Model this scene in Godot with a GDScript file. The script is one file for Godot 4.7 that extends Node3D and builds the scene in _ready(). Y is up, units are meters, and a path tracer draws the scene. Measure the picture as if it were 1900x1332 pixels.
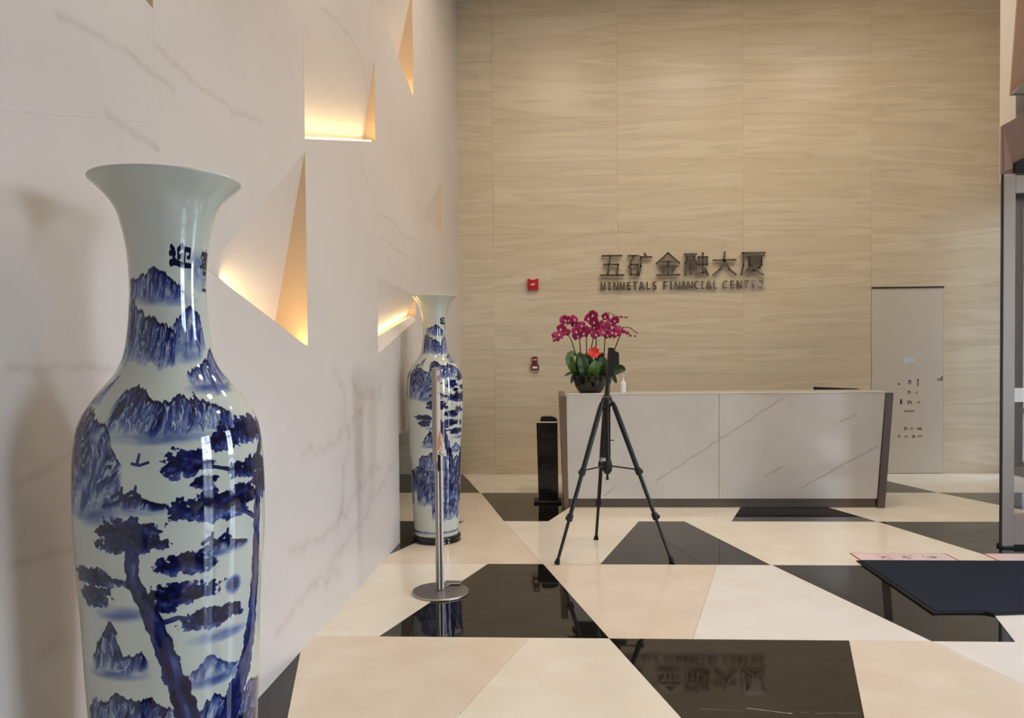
extends Node3D
# A hotel-like office lobby: faceted marble wall with lit niches on the left, a stone wall with a raised sign behind, chequered stone floor.
# Axes: x to the right along the back wall, y up, d = -z is the depth into the room. The back wall stands at d = 9.1.

const BACK := 9.1
const TOP := 5.69
const RIGHT := 5.4
var rng := RandomNumberGenerator.new()
var M := {}

# ------------------------------------------------------------------ small helpers

func P(x: float, h: float, d: float) -> Vector3:
	return Vector3(x, h, -d)

func numbered(called: String, parent: Node) -> String:
	if not parent.has_node(NodePath(called)):
		return called
	var k := 1
	while parent.has_node(NodePath("%s_%03d" % [called, k])):
		k += 1
	return "%s_%03d" % [called, k]

func thing(called: String, label: String, category: String, at := Vector3.ZERO, turn := 0.0, group := "") -> Node3D:
	var o := Node3D.new()
	o.name = numbered(called, self)
	add_child(o, true)
	o.position = at
	o.rotation.y = turn
	tag(o, label, category, group)
	return o

func tag(o: Node, label: String, category: String, group := "") -> void:
	o.set_meta("label", label)
	o.set_meta("category", category)
	if group:
		o.set_meta("group", group)

func structure(called: String, label: String, category: String) -> Node3D:
	var o := thing(called, label, category)
	o.set_meta("kind", "structure")
	return o

func obj(called: String, st: SurfaceTool, m: Material, parent: Node = null, label := "") -> MeshInstance3D:
	var o := MeshInstance3D.new()
	st.set_material(m)
	o.mesh = st.commit()
	if parent == null:
		parent = self
	o.name = numbered(called, parent)
	parent.add_child(o, true)
	if label:
		o.set_meta("label", label)
	return o

func mb() -> SurfaceTool:
	var st := SurfaceTool.new()
	st.begin(Mesh.PRIMITIVE_TRIANGLES)
	return st

func vert(st: SurfaceTool, p: Vector3, n: Vector3, uv: Vector2) -> void:
	st.set_normal(n)
	st.set_uv(uv)
	st.add_vertex(p)

# A triangle with one outward normal; wound clockwise as seen from outside.
func tri(st: SurfaceTool, a: Vector3, b: Vector3, c: Vector3, n: Vector3, ua := Vector2.ZERO, ub := Vector2.ZERO, uc := Vector2.ZERO) -> void:
	if (b - a).cross(c - a).dot(n) > 0.0:
		vert(st, a, n, ua); vert(st, c, n, uc); vert(st, b, n, ub)
	else:
		vert(st, a, n, ua); vert(st, b, n, ub); vert(st, c, n, uc)

func tri3(st: SurfaceTool, a: Vector3, b: Vector3, c: Vector3, na: Vector3, nb: Vector3, nc: Vector3, ua := Vector2.ZERO, ub := Vector2.ZERO, uc := Vector2.ZERO) -> void:
	if (b - a).cross(c - a).dot(na + nb + nc) > 0.0:
		vert(st, a, na, ua); vert(st, c, nc, uc); vert(st, b, nb, ub)
	else:
		vert(st, a, na, ua); vert(st, b, nb, ub); vert(st, c, nc, uc)

func quad(st: SurfaceTool, a: Vector3, b: Vector3, c: Vector3, d: Vector3, n: Vector3) -> void:
	tri(st, a, b, c, n, Vector2(0, 0), Vector2(1, 0), Vector2(1, 1))
	tri(st, a, c, d, n, Vector2(0, 0), Vector2(1, 1), Vector2(0, 1))

# A flat four-sided piece facing roughly along n.
func face4(st: SurfaceTool, a: Vector3, b: Vector3, c: Vector3, d: Vector3, n: Vector3) -> void:
	var m := (b - a).cross(c - a).normalized()
	if m.length() < 0.5:
		m = (c - a).cross(d - a).normalized()
	if m.dot(n) < 0.0:
		m = -m
	quad(st, a, b, c, d, m)

# Box with chamfered edges.
func box(st: SurfaceTool, at: Vector3, size: Vector3, bevel := 0.0, basis := Basis()) -> void:
	var h := size / 2.0
	var e := minf(bevel, minf(h.x, minf(h.y, h.z)) * 0.9)
	var i := h - Vector3(e, e, e)
	for ax in 3:
		for s in [-1.0, 1.0]:
			var n := Vector3.ZERO
			n[ax] = s
			var b := (ax + 1) % 3
			var c := (ax + 2) % 3
			var q: Array[Vector3] = []
			for k in [[-1, -1], [1, -1], [1, 1], [-1, 1]]:
				var p := Vector3.ZERO
				p[ax] = s * h[ax]
				p[b] = k[0] * i[b]
				p[c] = k[1] * i[c]
				q.append(at + basis * p)
			quad(st, q[0], q[1], q[2], q[3], basis * n)
	if e <= 0.0:
		return
	for ax in 3:
		var b := (ax + 1) % 3
		var c := (ax + 2) % 3
		for sb in [-1.0, 1.0]:
			for sc in [-1.0, 1.0]:
				var n := Vector3.ZERO
				n[b] = sb
				n[c] = sc
				var q: Array[Vector3] = []
				for k in [[-1, 0], [1, 0], [1, 1], [-1, 1]]:
					var p := Vector3.ZERO
					p[ax] = k[0] * i[ax]
					p[b] = sb * (h[b] if k[1] == 0 else i[b])
					p[c] = sc * (i[c] if k[1] == 0 else h[c])
					q.append(at + basis * p)
				quad(st, q[0], q[1], q[2], q[3], (basis * n).normalized())
	for sx in [-1.0, 1.0]:
		for sy in [-1.0, 1.0]:
			for sz in [-1.0, 1.0]:
				tri(st, at + basis * Vector3(sx * h.x, sy * i.y, sz * i.z), at + basis * Vector3(sx * i.x, sy * h.y, sz * i.z), at + basis * Vector3(sx * i.x, sy * i.y, sz * h.z), (basis * Vector3(sx, sy, sz)).normalized())

func slab(st: SurfaceTool, x0: float, x1: float, h0: float, h1: float, d0: float, d1: float, bevel := 0.0) -> void:
	box(st, P((x0 + x1) / 2, (h0 + h1) / 2, (d0 + d1) / 2), Vector3(absf(x1 - x0), absf(h1 - h0), absf(d1 - d0)), bevel)

# Flat polygon given along two axes, extruded backwards; uv = linear map of the polygon's own coordinates.
func prism(st: SurfaceTool, poly: PackedVector2Array, o: Vector3, ax: Vector3, ay: Vector3, n: Vector3, thick: float, uvt := Transform2D()) -> void:
	var idx := Geometry2D.triangulate_polygon(poly)
	for t in range(0, idx.size(), 3):
		var q: Array[Vector3] = []
		var u: Array[Vector2] = []
		for k in 3:
			var p := poly[idx[t + k]]
			q.append(o + ax * p.x + ay * p.y)
			u.append(uvt * p)
		tri(st, q[0], q[1], q[2], n, u[0], u[1], u[2])
		tri(st, q[0] - n * thick, q[1] - n * thick, q[2] - n * thick, -n, u[0], u[1], u[2])
	var mid := Vector2.ZERO
	var area := 0.0
	for k in poly.size():
		area += poly[k].cross(poly[(k + 1) % poly.size()])
	for k in poly.size():
		var a := poly[k]
		var b := poly[(k + 1) % poly.size()]
		var out := Vector2(b.y - a.y, a.x - b.x) * signf(area)
		var n3 := (ax * out.x + ay * out.y).normalized()
		var pa := o + ax * a.x + ay * a.y
		var pb := o + ax * b.x + ay * b.y
		tri(st, pa, pb, pb - n * thick, n3, uvt * a, uvt * b, uvt * b)
		tri(st, pa, pb - n * thick, pa - n * thick, n3, uvt * a, uvt * b, uvt * a)

func shrunk(poly: PackedVector2Array, by: float) -> PackedVector2Array:
	var r := Geometry2D.offset_polygon(poly, -by, Geometry2D.JOIN_MITER)
	return r[0] if r.size() else poly

func pv(a: Array) -> PackedVector2Array:
	var r := PackedVector2Array()
	for k in range(0, a.size(), 2):
		r.append(Vector2(a[k], a[k + 1]))
	return r

# Turned shape: profile of (radius, height), seen from outside.
func lathe(st: SurfaceTool, prof: PackedVector2Array, segs: int, at := Vector3.ZERO, basis := Basis(), vtop := 0.0) -> void:
	var ns: Array[Vector2] = []
	for k in prof.size():
		var a := prof[maxi(k - 1, 0)]
		var b := prof[mini(k + 1, prof.size() - 1)]
		var t := (b - a).normalized()
		ns.append(Vector2(t.y, -t.x))
	for k in prof.size() - 1:
		for s in segs:
			var q: Array[Vector3] = []
			var nn: Array[Vector3] = []
			var u: Array[Vector2] = []
			for c in [[k, s], [k, s + 1], [k + 1, s + 1], [k + 1, s]]:
				var ang: float = TAU * c[1] / segs
				var dir := Vector3(sin(ang), 0, cos(ang))
				var pr := prof[c[0]]
				q.append(at + basis * (dir * pr.x + Vector3.UP * pr.y))
				nn.append((basis * (dir * ns[c[0]].x + Vector3.UP * ns[c[0]].y)).normalized())
				u.append(Vector2(float(c[1]) / segs, 1.0 - pr.y / vtop if vtop > 0.0 else 0.0))
			if prof[k].x > 1e-6:
				tri3(st, q[0], q[1], q[2], nn[0], nn[1], nn[2], u[0], u[1], u[2])
			if prof[k + 1].x > 1e-6 or prof[k].x <= 1e-6:
				tri3(st, q[0], q[2], q[3], nn[0], nn[2], nn[3], u[0], u[2], u[3])

# A tube along points with a radius at each; closed at both ends.
func tube(st: SurfaceTool, pts: Array, radii: Array, segs := 10) -> void:
	var rings: Array = []
	var side := Vector3.ZERO
	for k in pts.size():
		var t: Vector3 = (pts[mini(k + 1, pts.size() - 1)] - pts[maxi(k - 1, 0)]).normalized()
		if side == Vector3.ZERO:
			side = t.cross(Vector3.UP if absf(t.y) < 0.9 else Vector3.RIGHT).normalized()
		side = (side - t * side.dot(t)).normalized()
		var up := t.cross(side)
		var ring: Array = []
		for s in segs:
			var a := TAU * s / segs
			ring.append(side * cos(a) + up * sin(a))
		rings.append(ring)
	for k in pts.size() - 1:
		for s in segs:
			var s2 := (s + 1) % segs
			var a: Vector3 = rings[k][s]
			var b: Vector3 = rings[k][s2]
			var c: Vector3 = rings[k + 1][s2]
			var e: Vector3 = rings[k + 1][s]
			var pa: Vector3 = pts[k] + a * radii[k]
			var pb: Vector3 = pts[k] + b * radii[k]
			var pc: Vector3 = pts[k + 1] + c * radii[k + 1]
			var pe: Vector3 = pts[k + 1] + e * radii[k + 1]
			tri3(st, pa, pb, pc, a, b, c)
			tri3(st, pa, pc, pe, a, c, e)
	for end in [0, pts.size() - 1]:
		var n: Vector3 = (pts[end] - pts[1 if end == 0 else end - 1]).normalized()
		for s in segs:
			tri(st, pts[end], pts[end] + rings[end][s] * radii[end], pts[end] + rings[end][(s + 1) % segs] * radii[end], n)

func ball(st: SurfaceTool, at: Vector3, r: Vector3, segs := 14) -> void:
	var prof := PackedVector2Array()
	for k in 9:
		var a := -PI / 2 + PI * k / 8.0
		prof.append(Vector2(maxf(cos(a), 0.0), sin(a)))
	lathe(st, prof, segs, at, Basis.from_scale(r))

func plain(c: Color, rough := 0.6, metal := 0.0, spec := 0.5) -> StandardMaterial3D:
	var m := StandardMaterial3D.new()
	m.albedo_color = c
	m.roughness = rough
	m.metallic = metal
	m.metallic_specular = spec
	return m

func rgb(r: int, g: int, b: int) -> Color:
	return Color8(r, g, b)

func noise_map(seed_: int, freq: float, octaves: int, w: int, h: int, colors: Array, stops: Array) -> NoiseTexture2D:
	var n := FastNoiseLite.new()
	n.seed = seed_
	n.frequency = freq
	n.noise_type = FastNoiseLite.TYPE_SIMPLEX_SMOOTH
	n.fractal_octaves = octaves
	n.domain_warp_enabled = true
	n.domain_warp_amplitude = 18.0
	n.domain_warp_frequency = freq * 0.8
	var g := Gradient.new()
	g.offsets = PackedFloat32Array(stops)
	g.colors = PackedColorArray(colors)
	var t := NoiseTexture2D.new()
	t.width = w
	t.height = h
	t.seamless = true
	t.noise = n
	t.color_ramp = g
	return t

# ------------------------------------------------------------------ ink painter for the porcelain (one channel: amount of cobalt)

const IW := 1536
const IH := 2048
const TALL := 193.5
var ink := PackedFloat32Array()
var pn := FastNoiseLite.new()

func ix(deg: float) -> float:
	return (deg + 180.0) / 360.0 * IW

func iy(cm: float) -> float:
	return (TALL - cm) / TALL * IH

func put(x: int, y: int, a: float) -> void:
	if y < 0 or y >= IH:
		return
	var k := y * IW + posmod(x, IW)
	ink[k] = maxf(ink[k], a)

# Rocks and mountains: a ragged ridge, dark at the crest, fading into mist towards the base.
func paint_hill(r: Array, base_cm: float, dark: float, off: float) -> void:
	var pts: Array = []
	for k in range(0, r.size(), 2):
		pts.append(Vector2(ix(r[k] + off), iy(r[k + 1])))
	pts.sort_custom(func(a, b): return a.x < b.x)
	var by := iy(base_cm)
	var x0 := int(pts[0].x)
	var x1 := int(pts[-1].x)
	var seg := 0
	var top: float = by
	for p in pts:
		top = minf(top, p.y)
	var amp := clampf((by - top) / 130.0, 0.15, 1.0)
	for x in range(x0 - 2, x1 + 3):
		while seg < pts.size() - 2 and x > pts[seg + 1].x:
			seg += 1
		var t := clampf((x - pts[seg].x) / maxf(pts[seg + 1].x - pts[seg].x, 0.01), 0.0, 1.0)
		var ry := lerpf(pts[seg].y, pts[seg + 1].y, t) + (pn.get_noise_2d(x * 1.9, 11.0) * 14.0 + pn.get_noise_2d(x * 5.0, 71.0) * 8.0) * amp
		var edge := clampf(minf(x - x0 + 2, x1 + 2 - x) / 14.0, 0.0, 1.0)
		var bot := by + pn.get_noise_2d(x * 0.7, 333.0) * 30.0 * amp
		for y in range(int(ry), int(bot) + 1):
			var q := (y - ry) / maxf(bot - ry, 1.0)
			var streak := pn.get_noise_2d(x * 2.6 + (y - ry) * 0.9, y * 0.55)
			var fine := pn.get_noise_2d(x * 6.0 + (y - ry) * 1.5, y * 1.2 + 500.0)
			var swirl := pn.get_noise_2d(x * 1.3, (y - ry) * 1.1 + 900.0)
			var v := dark * pow(1.0 - q, 0.42) * (0.84 + 0.55 * streak + 0.3 * fine + 0.5 * swirl)
			if y - ry < 7.0:
				v = maxf(v, dark * 0.95)
			if absf(streak) < 0.04 and y - ry > 9.0:
				v *= 0.3
			put(x, y, clampf(v, 0.0, 1.0) * edge)

# A pad of pine needles: dark scalloped cloud with a flat underside.
func paint_pad(deg: float, cm: float, rdeg: float, rcm: float) -> void:
	var cx := ix(deg)
	var cy := iy(cm)
	var rx := rdeg * 1.08 / 360.0 * IW
	var ry := rcm * 1.3 / TALL * IH
	for x in range(int(cx - rx * 1.35), int(cx + rx * 1.35)):
		for y in range(int(cy - ry * 1.5), int(cy + ry * 1.4)):
			var dx := (x - cx) / rx
			var dy := (y - cy) / ry
			if dy > 0.0:
				dy *= 1.25
			var e := 1.0 - dx * dx - dy * dy + pn.get_noise_2d(x * 1.9, y * 2.3) * 0.8 + pn.get_noise_2d(x * 5.0, y * 5.0) * 0.4
			if e > 0.1:
				var v := clampf((e - 0.1) * 7.0, 0.0, 1.0) * (0.92 - 0.3 * clampf(dy * 1.6 - 0.1, 0.0, 1.0) + 0.35 * pn.get_noise_2d(x * 1.1 + 700.0, y * 2.4) + 0.3 * pn.get_noise_2d(x * 4.0 + 90.0, y * 4.0))
				put(x, y, clampf(v, 0.0, 1.0))

func paint_wash(deg: float, cm: float, rdeg: float, rcm: float, a: float) -> void:
	var cx := ix(deg)
	var cy := iy(cm)
	var rx := rdeg / 360.0 * IW
	var ry := rcm / TALL * IH
	for x in range(int(cx - rx), int(cx + rx)):
		for y in range(int(cy - ry), int(cy + ry)):
			var e := 1.0 - pow((x - cx) / rx, 2.0) - pow((y - cy) / ry, 2.0)
			if e > 0.0:
				var k := clampi(y, 0, IH - 1) * IW + posmod(x, IW)
				ink[k] += (1.0 - ink[k]) * a * e * (0.75 + 0.6 * pn.get_noise_2d(x * 0.6, y * 1.6))

# A brush stroke with widths in pixels; bark gives trunks light streaks along their length.
func paint_stroke(p: Array, w: Array, off: float, bark: bool, dark := 0.9) -> void:
	var run := 0.0
	for k in range(0, p.size() - 2, 2):
		var a := Vector2(ix(p[k] + off), iy(p[k + 1]))
		var b := Vector2(ix(p[k + 2] + off), iy(p[k + 3]))
		var f0 := float(k) / (p.size() - 2)
		var f1 := float(k + 2) / (p.size() - 2)
		var wmax: float = maxf(w[0], w[1]) + 6.0
		var dir := (b - a).normalized()
		for x in range(int(minf(a.x, b.x) - wmax), int(maxf(a.x, b.x) + wmax)):
			for y in range(int(minf(a.y, b.y) - wmax), int(maxf(a.y, b.y) + wmax)):
				var q := Vector2(x, y) - a
				var t := clampf(q.dot(dir) / a.distance_to(b), 0.0, 1.0)
				var r := q - (b - a) * t
				var half: float = lerpf(w[0], w[1], lerpf(f0, f1, t)) * 0.5
				if bark:
					half *= 1.0 + 0.35 * pn.get_noise_2d(x * 2.0, y * 2.0)
				var e := half - r.length()
				if e > -1.0 and dark < 0.0:
					var z := clampi(y, 0, IH - 1) * IW + posmod(x, IW)
					ink[z] *= 1.0 + dark * clampf(e * 0.6 + 0.6, 0.0, 1.0)
				elif e > -1.0:
					var v := dark * clampf(e * 0.6 + 0.6, 0.0, 1.0)
					if bark:
						var s := dir.cross(r) / maxf(half, 1.0)
						v *= 0.72 + 0.28 * absf(s) + 0.5 * pn.get_noise_2d(s * 60.0 + 40.0, (run + t * a.distance_to(b)) * 0.5)
					put(x, y, clampf(v, 0.0, 1.0))
		run += a.distance_to(b)

const HILLS := {
	"neck": [[-73,167.8,-49,168.6,-32,169.5,-25,170.6,-15,170.7,-5,169.7,4,168.2,15,167.1,23,166.1], 163.0, 0.85],
	"rock": [[-87,162.1,-56,162.9,-46,160.8,-36,159.6,-24,158.6,-10,157.7,1,156.5,8,155.0], 147.5, 0.92],
	"dome": [[4,156.5,11,159.3,20,160.3,31,161.4,40,160.4,49,159.4,52,155.9,54,152.3], 149.6, 0.72],
	"bush": [[16,145.3,22,145.8,32,146.5,45,148.3,65,151.4,69,148.3,71,145.5,76,142.2], 140.8, 0.72],
	"edge": [[-90,138.1,-72,140.0,-69,141.9,-63,143.7,-58,145.2], 138.1, 0.8],
	"main": [[-43,136.0,-41,139.1,-38,141.3,-34,142.5,-28,142.5,-22,141.3,-14,140.0,-6,138.7,0,139.2,7,140.8,13,139.9,20,139.4,28,137.8,37,136.7,43,135.4], 131.6, 0.98],
	"cliff": [[-92,131.6,-87,135.9,-77,137.8,-54,135.7,-44,134.1,-37,131.1,-33,128.0,-28,124.6], 112.2, 0.95],
	"isle": [[-42,115.7,-32,117.0,-27,117.6,-23,117.8,-19,117.9,-14,117.2,-9,116.3,-2,115.6], 114.7, 1.0],
	"islet": [[12,104.2,17,105.0,23,105.4,29,105.9,34,105.6,39,105.0,49,104.2], 103.0, 1.0],
	"stone": [[-58,79.2,-52,83.7,-46,86.3,-42,87.6,-37,86.2,-34,83.7,-32,81.2,-26,80.8,-20,81.5,-16,79.7], 76.6, 0.9],
	"low": [[7,75.3,15,77.4,21,79.1,26,77.2,33,75.3,43,74.4], 72.0, 0.6],
	"scrub": [[-70,65.2,-57,70.0,-45,70.1,-35,72.6,-30,70.9,-21,69.9,-15,71.8,-9,69.0,-2,67.5], 56.0, 0.9],
	"scree": [[13,65.6,19,67.9,25,68.7,33,66.0,42,65.4,55,67.8,83,65.2], 52.0, 0.85],
	"shore": [[-80,44.0,-60,50.0,-44,47.0,-20,52.0,0,46.0,20,49.0,44,44.0,70,47.0,90,43.0], 30.0, 0.95],
	"bank": [[-100,56.0,-70,61.0,-40,57.0,-10,60.0,20,56.0,50,61.0,100,55.0], 40.0, 0.95],
	"reef": [[-40,31.0,-22,35.0,0,32.0,16,36.0,40,30.0], 19.0, 0.95],
}
const PADS := [[8,124.5,14.5,3.2], [18,120.0,8.3,1.7], [26,113.8,27.6,3.3], [54,130.8,26,3.1], [31,129.1,9.3,2.5], [57,121.6,22,2.6], [44,115.5,19.3,2.4], [-27,110.2,21.1,2.4], [-25,107.1,22.8,2.1], [7,101.4,17.7,2.4], [4,94.7,22.5,2.5], [22,87.6,22.5,2.3], [-52,98.7,20.6,2.0], [-51,94.4,13.7,2.6], [-7,92.4,9.0,1.8], [67,116.5,13,3.4]]
const WASHES := [[-6,130.9,36.2,1.9], [-22,114.9,22,1.9], [-32,90.9,20.7,2.2], [28,82.9,23.9,1.9], [-39,76.4,26.0,1.5], [37,94.2,7.0,2.7], [28,72.4,29.1,1.8], [-10,163.2,58.6,2.0], [20,150.8,29.5,3.8], [39,141.6,30.5,1.8], [-49,113.6,19.2,3.2], [27,103.0,22.1,1.2], [56,170.6,30,6.0], [0,45.0,80,4.0], [0,9.0,180,1.2], [0,58.0,60,3.0]]

func paint_scene(off: float) -> void:
	for k in WASHES.size():
		var q: Array = WASHES[k]
		paint_wash(q[0] + off, q[1], q[2], q[3], 0.85 if k == 5 else 0.5)
	for name in HILLS:
		var q: Array = HILLS[name]
		paint_hill(q[0], q[1], q[2], off)
	paint_stroke([86,133.6,64,124.0,59,108.6,60,94.9,57,82.9,50,72.9,40,66.3,29,58.0], [20.0, 76.0], off, true, 0.84)
	paint_stroke([-24,106.5,-23,98.4,-16,92.7,-9,85.5,-3,77.6,3,70.7,10,60.0], [30.0, 62.0], off, true, 0.9)
	for b in [[-22,96.6,-30,98.4,-43,99.1], [-19,94.3,-7,95.8,8,94.4], [-11,88.1,2,89.3,21,87.2], [60,119.4,40,121.7,25,123.3,9,124.4], [59,108.6,39,112.9,18,114.1], [-23,103.4,-17,106.8,-9,107.5]]:
		paint_stroke(b, [15.0, 6.0], off, true, 0.92)
	for q in PADS:
		paint_pad(q[0] + off, q[1], q[2], q[3])
	# a small boat with its boatman, pavilions and trees on the islets
	paint_stroke([-22,125.3,-18,124.9,-13,125.5], [7.0, 6.0], off, false, 0.75)
	paint_stroke([-19,125.6,-18,127.4], [7.0, 5.0], off, false, 0.75)
	for q in [[-30, 117.4], [-22, 117.6], [20, 105.4], [30, 105.6]]:
		paint_stroke([q[0] - 4, q[1] + 0.4, q[0], q[1] + 1.4, q[0] + 4, q[1] + 0.4], [9.0, 9.0], off, false, 0.9)
		paint_stroke([q[0] + 1, q[1], q[0] + 2, q[1] + 2.6], [9.0, 6.0], off, false, 0.85)
	# pale cracks and dark hollows in the big rocks
	rng.seed = 17
	for q in [[-38, 141, 132, 76, 26], [-86, 134, 116, 50, 20], [-80, 161, 150, 76, 18], [8, 159, 151, 40, 8], [-66, 70, 60, 60, 10], [-52, 85, 78, 20, 5]]:
		for k in q[4]:
			var u: float = q[0] + rng.randf() * q[3]
			var c: float = lerpf(q[1], q[2], rng.randf() * 0.8)
			var bend := rng.randf_range(-3.0, 3.0)
			var fall := rng.randf_range(1.2, 3.6)
			paint_stroke([u, c, u + bend * 0.4 + 1.0, c - fall * 0.4, u + bend, c - fall], [rng.randf_range(2.0, 5.0), 2.0], off, false, -0.75 if k % 3 else 0.95)
	paint_stroke([-44,85.5,-40,88.6,-36,86.4], [14.0, 8.0], off, false, 0.98)
	paint_stroke([58,141.5,61,142.6,65,141.8,68,143.0], [3.0, 4.0], off, false, 0.8)

# Brush characters on the neck; strokes in a unit box, x to the right and y up.
func paint_character(strokes: Array, deg: float, cm: float, wdeg: float, hcm: float) -> void:
	for s in strokes:
		var p: Array = []
		for k in range(1, s.size(), 2):
			p.append(deg + (s[k] - 0.5) * wdeg)
			p.append(cm + (s[k + 1] - 0.5) * hcm)
		var w: float = s[0]
		paint_stroke(p, [w * 1.25, w * 0.85], 0.0, false, 1.0)

func porcelain_texture() -> ImageTexture:
	ink.resize(IW * IH)
	ink.fill(0.0)
	pn.seed = 5
	pn.frequency = 0.012
	pn.fractal_octaves = 3
	paint_scene(0.0)
	paint_scene(178.0)
	# welcome, guest, pine: the two that show are the first and the second
	paint_character([[12, 0.05, 0.92, 0.17, 0.8], [12, 0.0, 0.62, 0.2, 0.62, 0.14, 0.42, 0.24, 0.22], [15, 0.02, 0.14, 0.2, 0.2, 0.5, 0.06, 1.0, 0.05],
		[12, 0.52, 1.0, 0.34, 0.8, 0.36, 0.4], [11, 0.36, 0.42, 0.54, 0.56], [11, 0.62, 0.84, 0.9, 0.84, 0.88, 0.46, 0.78, 0.46], [12, 0.64, 0.84, 0.64, 0.18]], 19.0, 173.8, 32.0, 4.9)
	paint_character([[11, 0.5, 1.0, 0.55, 0.9], [11, 0.08, 0.7, 0.12, 0.85, 0.92, 0.85, 0.84, 0.7], [11, 0.42, 0.78, 0.16, 0.5], [11, 0.38, 0.66, 0.72, 0.66, 0.2, 0.3, 0.04, 0.26],
		[12, 0.42, 0.56, 0.7, 0.36, 1.0, 0.3], [10, 0.3, 0.26, 0.3, 0.0, 0.72, 0.0, 0.72, 0.26, 0.3, 0.26]], 68.0, 173.0, 30.0, 5.6)
	paint_character([[11, 0.0, 0.72, 0.44, 0.72], [11, 0.22, 1.0, 0.22, 0.0], [10, 0.22, 0.7, 0.0, 0.3], [10, 0.22, 0.6, 0.42, 0.4], [11, 0.66, 0.95, 0.48, 0.55], [11, 0.76, 0.95, 1.0, 0.55], [10, 0.7, 0.5, 0.52, 0.1, 0.94, 0.16], [10, 0.84, 0.3, 0.98, 0.05]], 116.0, 173.0, 30.0, 5.2)
	for k in 4:
		paint_stroke([60 + k * 4, 166.0, 62 + k * 4, 166.0], [9.0, 9.0], 0.0, false, 0.8)
	var ramp := [[0.0, 198, 202, 190], [0.22, 150, 162, 180], [0.5, 68, 84, 138], [0.75, 32, 38, 90], [1.0, 16, 18, 48]]
	var table := PackedByteArray()
	for i in 256:
		var t := i / 255.0
		var k := 0
		while k < ramp.size() - 2 and t > ramp[k + 1][0]:
			k += 1
		var f: float = (t - ramp[k][0]) / (ramp[k + 1][0] - ramp[k][0])
		for c in 3:
			table.append(int(lerpf(ramp[k][c + 1], ramp[k + 1][c + 1], f)))
	var out := PackedByteArray()
	out.resize(IW * IH * 3)
	for k in IW * IH:
		var i := int(minf(ink[k], 1.0) * 255.0) * 3
		out[k * 3] = table[i]
		out[k * 3 + 1] = table[i + 1]
		out[k * 3 + 2] = table[i + 2]
	ink.clear()
	return ImageTexture.create_from_image(Image.create_from_data(IW, IH, false, Image.FORMAT_RGB8, out))

# ------------------------------------------------------------------ marble with veins at given places

func dab(img: Image, x: int, y: int, r: int, c: Color, a: float) -> void:
	for j in range(maxi(y - r, 0), mini(y + r + 1, img.get_height())):
		for i in range(maxi(x - r, 0), mini(x + r + 1, img.get_width())):
			var e := 1.0 - Vector2(i - x, j - y).length() / (r + 0.5)
			if e > 0.0:
				img.set_pixel(i, j, img.get_pixel(i, j).lerp(c, a * e))

func vein(img: Image, p: Array, c: Color, a: float, r := 2, wobble := 3.0) -> void:
	for k in range(0, p.size() - 2, 2):
		var q0 := Vector2(p[k], p[k + 1])
		var q1 := Vector2(p[k + 2], p[k + 3])
		var n := int(q0.distance_to(q1) / maxf(r * 0.6, 1.0)) + 1
		for i in n:
			var t := float(i) / n
			var q := q0.lerp(q1, t)
			q += Vector2(pn.get_noise_2d(q.x * 2.0, q.y * 2.0), pn.get_noise_2d(q.y * 2.0, q.x * 2.0 + 99.0)) * wobble
			dab(img, int(q.x), int(q.y), r, c, a * (0.6 + 0.8 * absf(pn.get_noise_2d(q.x * 3.0, q.y * 3.0 + 400.0))))

func mottled(w: int, h: int, base: Color, other: Color, freq: float, seed_: int, sx := 1.0) -> Image:
	var n := FastNoiseLite.new()
	n.seed = seed_
	n.frequency = freq
	n.fractal_octaves = 4
	n.domain_warp_enabled = true
	n.domain_warp_amplitude = 25.0
	var small := n.get_image(int(w / sx), h)
	small.resize(w, h, Image.INTERPOLATE_CUBIC)
	small.convert(Image.FORMAT_L8)
	var src := small.get_data()
	var out := PackedByteArray()
	out.resize(w * h * 3)
	var tab := PackedByteArray()
	for i in 256:
		var c := base.lerp(other, i / 255.0)
		tab.append(c.r8); tab.append(c.g8); tab.append(c.b8)
	for k in w * h:
		var i := src[k] * 3
		out[k * 3] = tab[i]
		out[k * 3 + 1] = tab[i + 1]
		out[k * 3 + 2] = tab[i + 2]
	return Image.create_from_data(w, h, false, Image.FORMAT_RGB8, out)

# ------------------------------------------------------------------ materials

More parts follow.
